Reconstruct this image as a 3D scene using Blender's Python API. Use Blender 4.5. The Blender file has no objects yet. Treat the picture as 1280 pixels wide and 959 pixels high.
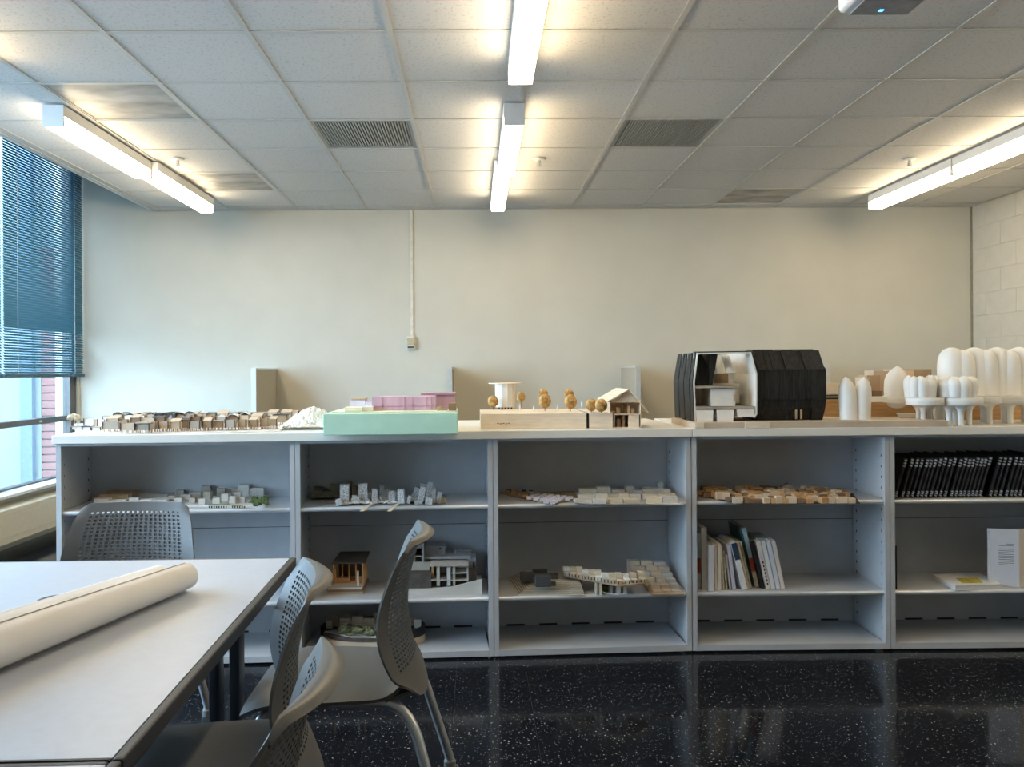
import bpy, bmesh, math, random
from mathutils import Vector, Matrix
random.seed(7)
sc = bpy.context.scene
COL = sc.collection
PI = math.pi
R = math.radians

# ------------------------------------------------------------------ camera
F, CX, CY, CAMH = 1018.0, 604.0, 464.5, 1.31
yaw, roll = R(0.5), 0.0068
fwd = Vector((math.sin(yaw), math.cos(yaw), 0))
rt0 = Vector((math.cos(yaw), -math.sin(yaw), 0))
upv = Vector((0, 0, 1)) * math.cos(roll) + rt0 * math.sin(roll)
rtv = rt0 * math.cos(roll) - Vector((0, 0, 1)) * math.sin(roll)
cd = bpy.data.cameras.new('camera')
cam = bpy.data.objects.new('camera', cd)
COL.objects.link(cam)
m = Matrix((rtv, upv, -fwd)).transposed().to_4x4()
m.translation = Vector((0, 0, CAMH))
cam.matrix_world = m
cd.sensor_width = 36
cd.lens = F / 1280 * 36
cd.shift_x = (640 - CX) / 1280
cd.shift_y = -(479.5 - CY) / 1280
cd.clip_start = 0.05
sc.camera = cam

# ------------------------------------------------------------------ sky, exposure
w = bpy.data.worlds.new('overcast_sky')
sc.world = w
w.use_nodes = True
bg = w.node_tree.nodes['Background']
bg.inputs[0].default_value = (0.55, 0.77, 1.0, 1)
bg.inputs[1].default_value = 13.0
LAMP_COL, LAMP_STR = (1.0, 0.80, 0.52, 1), 18.0
sc.view_settings.view_transform = 'Standard'
sc.view_settings.look = 'None'
sc.view_settings.gamma = 1
sc.view_settings.exposure = 0.3
sc.view_settings.use_curve_mapping = False
sc.cycles.use_denoising = True
sc.cycles.max_bounces = 10
sc.cycles.diffuse_bounces = 6
sc.cycles.transparent_max_bounces = 16
sc.cycles.caustics_reflective = False
sc.cycles.caustics_refractive = False
sc.cycles.sample_clamp_indirect = 6

def portal(y0, y1, z0, z1, x):
    l = bpy.data.lights.new('window_portal', 'AREA')
    l.shape = 'RECTANGLE'
    l.size, l.size_y = y1 - y0, z1 - z0
    l.cycles.is_portal = True
    o = bpy.data.objects.new('window_portal', l)
    COL.objects.link(o)
    o.location = (x, (y0 + y1) / 2, (z0 + z1) / 2)
    o.rotation_euler = Vector((1, 0, 0)).to_track_quat('-Z', 'Z').to_euler()
portal(1.0, 7.27, 0.45, 3.2, -3.64)

# ------------------------------------------------------------------ materials
MATS = {}
def M(name, col, rough=0.5, metal=0.0, var=0.06, scale=30.0, bump=0.0, bscale=None, spec=0.5, stretch=None, col2=None, coat=0.0):
    if name in MATS: return MATS[name]
    mt = bpy.data.materials.new(name); mt.use_nodes = True
    nt = mt.node_tree; n = nt.nodes; b = n['Principled BSDF']
    b.inputs['Roughness'].default_value = rough
    b.inputs['Metallic'].default_value = metal
    b.inputs['Specular IOR Level'].default_value = spec
    b.inputs['Coat Weight'].default_value = coat
    tc = n.new('ShaderNodeTexCoord'); mp = n.new('ShaderNodeMapping')
    nt.links.new(tc.outputs['Object'], mp.inputs[0])
    if stretch: mp.inputs['Scale'].default_value = stretch
    nz = n.new('ShaderNodeTexNoise'); nz.inputs['Scale'].default_value = scale; nz.inputs['Detail'].default_value = 4
    nt.links.new(mp.outputs[0], nz.inputs['Vector'])
    rp = n.new('ShaderNodeValToRGB')
    c2 = col2 or tuple(max(0, c * (1 - 2 * var)) for c in col)
    c1 = col if col2 else tuple(min(1, c * (1 + var)) for c in col)
    rp.color_ramp.elements[0].position = 0.35; rp.color_ramp.elements[1].position = 0.65
    rp.color_ramp.elements[0].color = (*c2, 1); rp.color_ramp.elements[1].color = (*c1, 1)
    nt.links.new(nz.outputs['Fac'], rp.inputs[0]); nt.links.new(rp.outputs[0], b.inputs['Base Color'])
    if bump:
        bp = n.new('ShaderNodeBump'); bp.inputs['Strength'].default_value = bump; bp.inputs['Distance'].default_value = 0.01
        nb = n.new('ShaderNodeTexNoise'); nb.inputs['Scale'].default_value = bscale or scale; nb.inputs['Detail'].default_value = 5
        nt.links.new(mp.outputs[0], nb.inputs['Vector'])
        nt.links.new(nb.outputs['Fac'], bp.inputs['Height']); nt.links.new(bp.outputs[0], b.inputs['Normal'])
    MATS[name] = mt
    return mt

def emit(name, col, strength):
    mt = bpy.data.materials.new(name); mt.use_nodes = True
    nt = mt.node_tree; nt.nodes.clear()
    e = nt.nodes.new('ShaderNodeEmission'); o = nt.nodes.new('ShaderNodeOutputMaterial')
    e.inputs[0].default_value = col; e.inputs[1].default_value = strength
    nt.links.new(e.outputs[0], o.inputs[0])
    return mt

def glass(name, tint, gloss):
    mt = bpy.data.materials.new(name); mt.use_nodes = True
    nt = mt.node_tree; nt.nodes.clear()
    t = nt.nodes.new('ShaderNodeBsdfTransparent'); t.inputs[0].default_value = tint
    g = nt.nodes.new('ShaderNodeBsdfGlossy'); g.inputs['Roughness'].default_value = 0.02
    mx = nt.nodes.new('ShaderNodeMixShader'); mx.inputs[0].default_value = gloss
    o = nt.nodes.new('ShaderNodeOutputMaterial')
    nt.links.new(t.outputs[0], mx.inputs[1]); nt.links.new(g.outputs[0], mx.inputs[2]); nt.links.new(mx.outputs[0], o.inputs[0])
    return mt

def slat_mat(name, col, tr):
    mt = bpy.data.materials.new(name); mt.use_nodes = True
    nt = mt.node_tree; b = nt.nodes['Principled BSDF']; o = nt.nodes['Material Output']
    b.inputs['Base Color'].default_value = (*col, 1); b.inputs['Roughness'].default_value = 0.45
    t = nt.nodes.new('ShaderNodeBsdfTranslucent'); t.inputs[0].default_value = (*col, 1)
    mx = nt.nodes.new('ShaderNodeMixShader'); mx.inputs[0].default_value = tr
    nt.links.new(b.outputs[0], mx.inputs[1]); nt.links.new(t.outputs[0], mx.inputs[2]); nt.links.new(mx.outputs[0], o.inputs[0])
    return mt

WALL = M('cream_wall_paint', (0.61, 0.585, 0.505), 0.6, var=0.015, scale=3, bump=0.06, bscale=90)
BLOCK = M('painted_block', (0.60, 0.57, 0.49), 0.6, var=0.02, scale=8, bump=0.12, bscale=120)
WHITE = M('white_paint', (0.8, 0.8, 0.79), 0.45, var=0.01)
GRID = M('ceiling_grid_metal', (0.60, 0.595, 0.57), 0.5, var=0.01)
CAB = M('grey_cabinet_metal', (0.50, 0.51, 0.53), 0.38, 0.0, var=0.02, scale=14, spec=0.5)
CABL = M('pale_cabinet_edge', (0.66, 0.67, 0.69), 0.3, 0.3, var=0.02)
BLACK = M('black_void', (0.008, 0.008, 0.009), 0.6, var=0)
SLAB = M('white_laminate', (0.80, 0.78, 0.73), 0.35, var=0.012, scale=6)
CHAIR = M('warm_grey_plastic', (0.118, 0.119, 0.120), 0.42, var=0.03, scale=20, bump=0.05, bscale=400)
CHROME = M('brushed_silver_tube', (0.58, 0.59, 0.61), 0.3, 0.7, var=0.02)
RUBBER = M('dark_rubber', (0.05, 0.05, 0.055), 0.6, var=0.05)
TABLE = M('pale_grey_laminate', (0.47, 0.51, 0.585), 0.33, var=0.015, scale=40)
EDGE = M('charcoal_edge_band', (0.05, 0.05, 0.055), 0.45, var=0.03)
POST = M('blue_black_post', (0.05, 0.065, 0.085), 0.3, 0.4, var=0.03)
PAPER = M('cream_paper', (0.80, 0.78, 0.76), 0.7, var=0.015, scale=8, bump=0.05, bscale=9)
PLY = M('pale_plywood', (0.74, 0.58, 0.42), 0.6, var=0.06, scale=12, stretch=(1, 1, 6))
PLYL = M('bleached_plywood', (0.80, 0.69, 0.55), 0.6, var=0.05, scale=12, stretch=(1, 1, 6))
TAN = M('tan_cardboard', (0.42, 0.31, 0.20), 0.7, var=0.12, scale=4)
BASS = M('basswood', (0.62, 0.49, 0.36), 0.65, var=0.10, scale=5)
GREYWOOD = M('weathered_grey_wood', (0.42, 0.37, 0.31), 0.7, var=0.12, scale=5)
BROWN = M('brown_wood', (0.24, 0.15, 0.085), 0.65, var=0.15, scale=6)
OAK = M('orange_brown_wood', (0.50, 0.29, 0.12), 0.55, var=0.12, scale=8, stretch=(1, 1, 7))
ORANGE = M('orange_balsa', (0.62, 0.36, 0.17), 0.6, var=0.14, scale=6)
DARKP = M('dark_card', (0.045, 0.042, 0.04), 0.6, var=0.15, scale=8)
BLACKW = M('black_stained_wood', (0.015, 0.0155, 0.016), 0.6, var=0.4, scale=14, stretch=(6, 6, 1), bump=0.2, bscale=40)
MODW = M('white_card', (0.80, 0.79, 0.75), 0.6, var=0.015)
PLASTER = M('white_cast_plastic', (0.84, 0.83, 0.80), 0.4, var=0.01, scale=20)
CORK = M('cork', (0.52, 0.30, 0.10), 0.85, var=0.25, scale=60, bump=0.6, bscale=80)
MINT = M('mint_foam', (0.50, 0.77, 0.62), 0.75, var=0.02, scale=14, bump=0.08, bscale=200)
CREAMF = M('pale_yellow_foam', (0.80, 0.78, 0.60), 0.8, var=0.03, bump=0.1, bscale=120)
PINK = M('pink_foam', (0.62, 0.42, 0.53), 0.6, var=0.10, scale=4, stretch=(3, 1, 0.3))
PINKD = M('dusky_pink_foam', (0.50, 0.30, 0.40), 0.6, var=0.06, scale=6)
LAV = M('pale_lavender_card', (0.66, 0.62, 0.70), 0.6, var=0.03)
MOSS = M('green_moss', (0.13, 0.19, 0.07), 0.9, var=0.35, scale=60)
DRYMOSS = M('olive_dry_moss', (0.22, 0.22, 0.12), 0.9, var=0.35, scale=60)
NEWS = M('printed_newsprint', (0.76, 0.76, 0.75), 0.7, var=0.0, scale=7, col2=(0.17, 0.17, 0.18), stretch=(2.2, 2.2, 3))
FABRIC = M('grey_panel_fabric', (0.47, 0.415, 0.32), 0.85, var=0.12, scale=130, bump=0.2, bscale=300)
ALU = M('pale_aluminium', (0.62, 0.62, 0.6), 0.4, 0.4, var=0.02)
FRAME = M('bronze_window_frame', (0.105, 0.10, 0.095), 0.4, 0.3, var=0.05)
HEAT = M('cream_heater_enamel', (0.62, 0.58, 0.48), 0.45, var=0.02)

def tile_ceiling_mat():
    mt = M('mineral_fibre_tile', (0.66, 0.65, 0.625), 0.85, var=0.02, scale=4)
    nt = mt.node_tree; n = nt.nodes; b = n['Principled BSDF']
    tc = n['Texture Coordinate']; oi = n.new('ShaderNodeObjectInfo')
    ad = n.new('ShaderNodeVectorMath'); ad.operation = 'ADD'
    nt.links.new(tc.outputs['Object'], ad.inputs[0]); nt.links.new(oi.outputs['Location'], ad.inputs[1])
    nz = n.new('ShaderNodeTexNoise'); nz.inputs['Scale'].default_value = 75; nz.inputs['Detail'].default_value = 3
    nt.links.new(ad.outputs[0], nz.inputs['Vector'])
    rp = n.new('ShaderNodeValToRGB')
    rp.color_ramp.elements[0].position = 0.34; rp.color_ramp.elements[0].color = (0.57, 0.565, 0.55, 1)
    rp.color_ramp.elements[1].position = 0.44; rp.color_ramp.elements[1].color = (0.70, 0.695, 0.685, 1)
    nt.links.new(nz.outputs['Fac'], rp.inputs[0]); nt.links.new(rp.outputs[0], b.inputs['Base Color'])
    bp = n.new('ShaderNodeBump'); bp.inputs['Strength'].default_value = 0.25; bp.inputs['Distance'].default_value = 0.004
    nt.links.new(rp.outputs[0], bp.inputs['Height']); nt.links.new(bp.outputs[0], b.inputs['Normal'])
    return mt
CTILE = tile_ceiling_mat()

def floor_mat():
    mt = M('black_flecked_vinyl', (0.012, 0.013, 0.017), 0.12, var=0, coat=0.0)
    nt = mt.node_tree; n = nt.nodes; b = n['Principled BSDF']
    tc = n['Texture Coordinate']; oi = n.new('ShaderNodeObjectInfo')
    ad = n.new('ShaderNodeVectorMath'); ad.operation = 'ADD'
    nt.links.new(tc.outputs['Object'], ad.inputs[0]); nt.links.new(oi.outputs['Location'], ad.inputs[1])
    base = None
    for sc_, th, c in ((72, 0.19, (0.36, 0.35, 0.32, 1)), (140, 0.25, (0.16, 0.17, 0.17, 1))):
        dn = n.new('ShaderNodeTexNoise'); dn.inputs['Scale'].default_value = sc_ * 1.3
        mxv = n.new('ShaderNodeMix'); mxv.data_type = 'VECTOR'; mxv.inputs[0].default_value = 0.008
        nt.links.new(ad.outputs[0], dn.inputs['Vector'])
        nt.links.new(ad.outputs[0], mxv.inputs[4]); nt.links.new(dn.outputs['Color'], mxv.inputs[5])
        v = n.new('ShaderNodeTexVoronoi'); v.inputs['Scale'].default_value = sc_
        nt.links.new(mxv.outputs[1], v.inputs['Vector'])
        # a cell becomes a chip only for some cells: random cell colour decides
        lt = n.new('ShaderNodeMath'); lt.operation = 'LESS_THAN'; lt.inputs[1].default_value = th
        nt.links.new(v.outputs['Distance'], lt.inputs[0])
        sx = n.new('ShaderNodeSeparateColor'); nt.links.new(v.outputs['Color'], sx.inputs[0])
        g = n.new('ShaderNodeMath'); g.operation = 'GREATER_THAN'; g.inputs[1].default_value = 0.72
        nt.links.new(sx.outputs[0], g.inputs[0])
        mu = n.new('ShaderNodeMath'); mu.operation = 'MULTIPLY'
        nt.links.new(lt.outputs[0], mu.inputs[0]); nt.links.new(g.outputs[0], mu.inputs[1])
        mx = n.new('ShaderNodeMix'); mx.data_type = 'RGBA'
        nt.links.new(mu.outputs[0], mx.inputs[0])
        if base is None: mx.inputs[6].default_value = (0.0075, 0.0085, 0.012, 1)
        else: nt.links.new(base, mx.inputs[6])
        mx.inputs[7].default_value = c
        base = mx.outputs[2]
    nt.links.new(base, b.inputs['Base Color'])
    nz = n.new('ShaderNodeTexNoise'); nz.inputs['Scale'].default_value = 5
    nt.links.new(ad.outputs[0], nz.inputs['Vector'])
    mr = n.new('ShaderNodeMapRange'); mr.inputs[3].default_value = 0.05; mr.inputs[4].default_value = 0.15
    nt.links.new(nz.outputs['Fac'], mr.inputs[0]); nt.links.new(mr.outputs[0], b.inputs['Roughness'])
    return mt
FLOOR = floor_mat()
LENS = emit('warm_lit_lens', LAMP_COL, LAMP_STR)

# ------------------------------------------------------------------ geometry helpers
class MB:
    def __init__(s): s.bm = bmesh.new()
    def hexa(s, p):
        v = [s.bm.verts.new(q) for q in p]
        for f in ((0, 3, 2, 1), (4, 5, 6, 7), (0, 1, 5, 4), (1, 2, 6, 5), (2, 3, 7, 6), (3, 0, 4, 7)):
            s.bm.faces.new([v[i] for i in f])
        return s
    def box(s, x0, x1, y0, y1, z0, z1, rz=0, piv=None):
        p = [(x0, y0, z0), (x1, y0, z0), (x1, y1, z0), (x0, y1, z0), (x0, y0, z1), (x1, y0, z1), (x1, y1, z1), (x0, y1, z1)]
        if rz:
            c = Vector(piv) if piv else Vector(((x0 + x1) / 2, (y0 + y1) / 2, 0))
            q = Matrix.Rotation(rz, 3, 'Z')
            p = [q @ (Vector(a) - c) + c for a in p]
        return s.hexa(p)
    def bar(s, a, b, wd, ht):
        a, b = Vector(a), Vector(b); d = (b - a).normalized()
        u = d.cross(Vector((0, 0, 1)))
        if u.length < 1e-4: u = Vector((1, 0, 0))
        u.normalize(); v = u.cross(d)
        u *= wd / 2; v *= ht / 2
        return s.hexa([a - u - v, a + u - v, a + u + v, a - u + v, b - u - v, b + u - v, b + u + v, b - u + v])
    def prism(s, poly, z0, z1):
        n = len(poly)
        lo = [s.bm.verts.new((x, y, z0)) for x, y in poly]; hi = [s.bm.verts.new((x, y, z1)) for x, y in poly]
        s.bm.faces.new(lo[::-1]); s.bm.faces.new(hi)
        for i in range(n): s.bm.faces.new((lo[i], lo[(i + 1) % n], hi[(i + 1) % n], hi[i]))
        return s
    def extr(s, poly, y0, y1):      # polygon in x,z extruded along y
        n = len(poly)
        lo = [s.bm.verts.new((x, y0, z)) for x, z in poly]; hi = [s.bm.verts.new((x, y1, z)) for x, z in poly]
        s.bm.faces.new(lo); s.bm.faces.new(hi[::-1])
        for i in range(n): s.bm.faces.new((lo[(i + 1) % n], lo[i], hi[i], hi[(i + 1) % n]))
        return s
    def lathe(s, prof, n=16, c=(0, 0, 0), ax='Z', capped=True):
        rings = []
        for r, h in prof:
            ring = []
            for k in range(n):
                a = 2 * PI * k / n
                q = (r * math.cos(a), r * math.sin(a), h)
                if ax == 'Y': q = (q[0], h, q[1])
                if ax == 'X': q = (h, q[0], q[1])
                ring.append(s.bm.verts.new((q[0] + c[0], q[1] + c[1], q[2] + c[2])))
            rings.append(ring)
        for a, b in zip(rings, rings[1:]):
            for k in range(n): s.bm.faces.new((a[k], a[(k + 1) % n], b[(k + 1) % n], b[k]))
        if capped:
            s.bm.faces.new(rings[0][::-1]); s.bm.faces.new(rings[-1])
        return s
    def tube(s, pts, r, n=10):
        pts = [Vector(p) for p in pts]; rings = []
        u = None
        for i, p in enumerate(pts):
            d = (pts[min(i + 1, len(pts) - 1)] - pts[max(i - 1, 0)]).normalized()
            if u is None:
                u = d.orthogonal().normalized()
            u = (u - d * u.dot(d)).normalized(); v = d.cross(u)
            rr = r[i] if isinstance(r, (list, tuple)) else r
            rings.append([s.bm.verts.new(p + rr * (math.cos(2 * PI * k / n) * u + math.sin(2 * PI * k / n) * v)) for k in range(n)])
        for a, b in zip(rings, rings[1:]):
            for k in range(n): s.bm.faces.new((a[k], a[(k + 1) % n], b[(k + 1) % n], b[k]))
        s.bm.faces.new(rings[0][::-1]); s.bm.faces.new(rings[-1])
        return s
    def ball(s, c, r, sub=2, jit=0.0, sq=(1, 1, 1)):
        g = bmesh.ops.create_icosphere(s.bm, subdivisions=sub, radius=1.0)
        for v in g['verts']:
            k = r * (1 + random.uniform(-jit, jit))
            v.co = Vector((v.co.x * k * sq[0] + c[0], v.co.y * k * sq[1] + c[1], v.co.z * k * sq[2] + c[2]))
        return s
    def quad(s, a, b, c, d):
        s.bm.faces.new([s.bm.verts.new(q) for q in (a, b, c, d)]); return s
    def grid(s, fn, nu, nv):
        g = [[s.bm.verts.new(fn(i / nu, j / nv)) for i in range(nu + 1)] for j in range(nv + 1)]
        for j in range(nv):
            for i in range(nu): s.bm.faces.new((g[j][i], g[j][i + 1], g[j + 1][i + 1], g[j + 1][i]))
        return s
    def mesh(s, name, mat, smooth=False, bevel=0, seg=2, thick=0, recalc=True):
        if recalc: bmesh.ops.recalc_face_normals(s.bm, faces=s.bm.faces)
        if thick: bmesh.ops.solidify(s.bm, geom=s.bm.faces[:], thickness=thick)
        if bevel:
            bmesh.ops.bevel(s.bm, geom=[e for e in s.bm.edges if e.calc_face_angle(0) > 0.6], offset=bevel, segments=seg, affect='EDGES', profile=0.5)
        me = bpy.data.meshes.new(name); s.bm.to_mesh(me); s.bm.free()
        for m_ in (mat if isinstance(mat, list) else [mat]): me.materials.append(m_)
        if smooth:
            for p in me.polygons: p.use_smooth = True
            try: me.set_sharp_from_angle(angle=R(40))
            except Exception: pass
        return me
    def build(s, name, mat, parent=None, loc=(0, 0, 0), **k):
        return link(name, s.mesh(name, mat, **k), parent, loc)

def link(name, me, parent=None, loc=(0, 0, 0), rot=None, scale=None):
    o = bpy.data.objects.new(name, me); COL.objects.link(o)
    o.location = loc
    if rot: o.rotation_euler = rot
    if scale: o.scale = scale
    if parent: o.parent = parent
    return o

def tag(o, label, cat, group=None):
    o['label'] = label; o['category'] = cat
    if group: o['group'] = group
    return o
def struct(o): o['kind'] = 'structure'; return o
def stuff(o): o['kind'] = 'stuff'; return o
def thing(name, label, cat, loc=(0, 0, 0), rz=0, group=None):
    o = bpy.data.objects.new(name, None); COL.objects.link(o)
    o.empty_display_size = 0.05; o.location = loc; o.rotation_euler = (0, 0, rz)
    return tag(o, label, cat, group)
CUBES = {}
def piece(name, mat, parent, c, size, rz=0, rot=None):       # a block on base centre c, sharing one cube mesh per material
    if mat.name not in CUBES:
        CUBES[mat.name] = MB().box(-.5, .5, -.5, .5, 0, 1).mesh('block', mat)
    return link(name, CUBES[mat.name], parent, c, rot or (0, 0, rz), size)
def copy_tree(o, parent=None):
    c = o.copy(); COL.objects.link(c)
    if parent: c.parent = parent
    for ch in list(o.children): copy_tree(ch, c)
    return c

def at(px, py, Y):            # photo pixel -> point on the vertical plane y = Y
    d = rtv * ((px - CX) / F) + upv * ((CY - py) / F) + fwd
    return Vector((0, 0, CAMH)) + d * (Y / d.y)
def onz(px, py, z):           # photo pixel -> point on the level plane z
    d = rtv * ((px - CX) / F) + upv * ((CY - py) / F) + fwd
    return Vector((0, 0, CAMH)) + d * ((z - CAMH) / d.z)

# ------------------------------------------------------------------ room shell
XL, XR, YB, YF, ZC = -2.87, 4.48, 7.31, -2.6, 2.765
XW, ZD = -3.54, 3.35          # window wall, deck above the strip of open plenum along the windows
TW = 0.61
GX0, GY0 = -0.359, 6.537      # one crossing of the ceiling grid
ceiling = struct(MB().box(XL - .03, XR + .15, YF - .15, YB + .15, ZC + 0.06, ZC + 0.12).box(XL - .03, XL - .001, YF, YB, ZC + .003, ZD).box(XW - .2, XL - .03, YF - .15, YB + .15, ZD, ZD + .1).build('ceiling', WHITE))
xs = [GX0 + TW * k for k in range(-4, 8)]
ys = [GY0 + TW * k for k in range(-14, 2)]
special = {}                   # grid cell (left x index, near y index) taken by a vent
def cell(x, y): return (math.floor((x - GX0) / TW + 1e-6), math.floor((y - GY0) / TW + 1e-6))
VENTS = [((-0.66, 5.0), 'louvre'), ((1.16, 5.0), 'louvre'), ((-1.88, 4.4), 'plate'), ((-1.88, 6.2), 'plate'), ((2.38, 6.8), 'plate')]
taken = {cell(*v[0]) for v in VENTS}
for x in xs:
    MB().box(x - .012, x + .012, YF, YB, ZC, ZC + .004).box(x - .003, x + .003, YF, YB, ZC + .004, ZC + .04).build('grid_runner', GRID, ceiling)
for y in ys:
    MB().box(XL, XR, y - .012, y + .012, ZC + .0004, ZC + .0042).build('grid_cross_bar', GRID, ceiling)
MB().box(XL, XR, YB - .022, YB, ZC - .0005, ZC + .003).box(XL, XL + .022, YF, YB, ZC - .0005, ZC + .003).box(XR - .022, XR, YF, YB, ZC - .0005, ZC + .003).box(XL, XR, YF, YF + .022, ZC - .0005, ZC + .003).build('wall_angle', GRID, ceiling)
bx = [XL] + xs + [XR]; by = [YF] + ys + [YB]
tmesh = {}
for i in range(len(bx) - 1):
    for j in range(len(by) - 1):
        cx_, cy_ = (bx[i] + bx[i + 1]) / 2, (by[j] + by[j + 1]) / 2
        sx_, sy_ = bx[i + 1] - bx[i] - .008, by[j + 1] - by[j] - .008
        if cell(cx_, cy_) in taken and abs(sx_ - .602) < .01: continue
        key = (round(sx_, 3), round(sy_, 3))
        if key not in tmesh: tmesh[key] = MB().box(-sx_ / 2, sx_ / 2, -sy_ / 2, sy_ / 2, 0, .015).mesh('ceiling_tile', CTILE)
        link('ceiling_tile', tmesh[key], ceiling, (cx_, cy_, ZC + .006))
GRILL = M('grey_vent_enamel', (0.40, 0.40, 0.39), 0.5, 0.2, var=0.03)
PLATE = M('smudged_grey_plate', (0.44, 0.43, 0.41), 0.5, 0.25, var=0.22, scale=3.0, stretch=(1, 2.2, 1))
vl = ['louvred grey ceiling vent to the left of the middle light row', 'louvred grey ceiling vent to the right of the middle light row',
      'large smudged grey ceiling plate beside the left light, nearer one', 'smaller looking smudged grey ceiling plate by the far end of the left light',
      'smudged grey ceiling plate near the back wall, left of the right light']
for (c, kind), lab in zip(VENTS, vl):
    i, j = cell(*c); x0 = GX0 + TW * i; y0 = GY0 + TW * j
    t = thing('ceiling_vent', lab, 'vent', (x0 + TW / 2, y0 + TW / 2, ZC + .004), 0, 'ceiling vents')
    a = TW / 2 - .013
    if kind == 'louvre':
        MB().box(-a, a, -a, -a + .02, 0, .012).box(-a, a, a - .02, a, 0, .012).box(-a, -a + .02, -a + .02, a - .02, 0, .012).box(a - .02, a, -a + .02, a - .02, 0, .012).build('vent_frame', GRILL, t)
        MB().box(-a, a, -a, a, .04, .05).build('backing', BLACK, t)
        s = MB(); k = -a + .028
        while k < a - .022:
            s.box(k - .0045, k + .0045, -a + .02, a - .02, .003, .016); k += .0165
        stuff(s.build('louvre_fins', GRILL, t))
    else:
        MB().box(-a, a, -a, a, .004, .012).build('vent_plate', PLATE, t)
        MB().box(-a, a, -a, -a + .01, 0, .004).box(-a, a, a - .01, a, 0, .004).box(-a, -a + .01, -a, a, 0, .004).box(a - .01, a, -a, a, 0, .004).build('vent_frame', GRID, t)

# floor: slab and single vinyl tiles
floor = struct(MB().box(XW - .2, XR + .15, YF - .15, YB + .15, -.12, -.006).build('floor', DARKP))
T = 0.305
ft = MB().box(-T / 2 + .0005, T / 2 - .0005, -T / 2 + .0005, T / 2 - .0005, 0, .006).mesh('floor_tile', FLOOR)
rest = MB()
fy = 2.37
FX0 = XL - 3 * T + .03
nx = int((XR - FX0) / T) + 1
for i in range(nx):
    for j in range(-17, 17):
        x = FX0 + T * (i + .5); y = fy + T * (j + .5)
        if x + T / 2 > XR + .02: continue
        if y - T / 2 < YF or y + T / 2 > YB + .1: continue
        if (0 <= j < 5) or (j < 17 and 5 <= j and x < -1.7):
            link('floor_tile', ft, floor, (x, y, -.006))
        else:
            rest.box(x - T / 2 + .0005, x + T / 2 - .0005, y - T / 2 + .0005, y + T / 2 - .0005, -.006, 0)
stuff(rest.build('far_floor_tiles', FLOOR, floor))

wb = struct(MB().box(XW - .2, XR + .15, YB, YB + .15, 0, ZD).build('wall_back', WALL))
struct(MB().box(XW - .2, XR + .15, YF - .15, YF, 0, ZD).build('wall_front', WALL))
wr = struct(MB().box(XR + .004, XR + .16, YF, YB, 0, ZC + .06).build('wall_right', WALL))
bm_ = MB().box(-.1993, .1993, -.02, .02, 0, .1965).mesh('wall_block', BLOCK, bevel=.0022, seg=1)
# blocks of the right-hand wall
ch = .1975; rb = MB()
for r_ in range(14):
    z0 = r_ * ch + .0005
    hgt = min(.1965, ZC + .05 - z0)
    y = YB - .0025 - (.2 if r_ % 2 else 0)
    if r_ % 2: MB().box(XR, XR + .02, YB - .1985, YB - .0015, z0, z0 + hgt).build('wall_block', BLOCK, wr, bevel=.0022, seg=1)
    while y > YF + .4:
        if y > 4.2:
            link('wall_block', bm_, wr, (XR + .02, y - .1985, z0), (0, 0, PI / 2))
        else:
            rb.box(XR, XR + .02, y - .3990, y, z0, z0 + hgt)
        y -= .4
    rb.box(XR, XR + .02, YF, y, z0, z0 + hgt)
stuff(rb.build('near_wall_blocks', BLOCK, wr))
# left wall: spandrel under the windows, narrow returns and a lintel
WY0, WY1, SZ, HZ = 1.0, 7.27, 0.41, 3.2
struct(MB().box(XW - .2, XW, YF, YB, 0, SZ).box(XW - .2, XW, WY1, YB, SZ, ZD).box(XW - .2, XW, YF, WY0, SZ, ZD).box(XW - .2, XW, WY0, WY1, HZ, ZD).build('wall_left', WALL))
struct(MB().box(XR - .004 - .01, XR + .001, YB - .012, YB, 0, ZC).build('trim_1', M('dark_corner_joint', (0.30, 0.27, 0.2), .7)))  # dark strip where the back and right walls meet
# windows 1..4, counted from the back wall
GX = XW - .055
PANE = glass('window_glass', (0.93, 0.97, 0.98, 1), 0.05)
wys = [WY1 - 1.19 * k for k in range(6)]
for k in range(5):
    b, a = wys[k], wys[k + 1]
    wn = MB()
    f = .045 if k else .10
    wn.box(GX - .03, GX + .035, b - f, b, SZ, HZ).box(GX - .03, GX + .035, a, a + .03, SZ, HZ)
    wn.box(GX - .03, GX + .035, a + .03, b - f, SZ, SZ + .035).box(GX - .03, GX + .035, a + .03, b - f, HZ - .04, HZ)
    wn.box(GX - .03, GX + .04, a + .03, b - f, .905, .95)
    wo = struct(wn.build('window_%d' % (k + 1), FRAME))
    MB().box(GX - .003, GX + .003, a + .03, b - f, SZ + .035, .905).build('lower_pane', PANE, wo)
    MB().box(GX - .003, GX + .003, a + .03, b - f, .95, HZ - .04).build('upper_pane', PANE, wo)
    MB().box(GX + .034, GX + .044, (a + b) / 2 - .02, (a + b) / 2 + .02, .92, .935).build('latch', ALU, wo)
MB().box(XW - .02, XW + .13, WY0, WY1, SZ - .002, SZ + .022).build('window_sill', M('pale_sill', (0.62, 0.64, 0.66), .35), None, bevel=.004)
bpy.data.objects['window_sill'].name = 'trim_2'
struct(bpy.data.objects['trim_2'])

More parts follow.
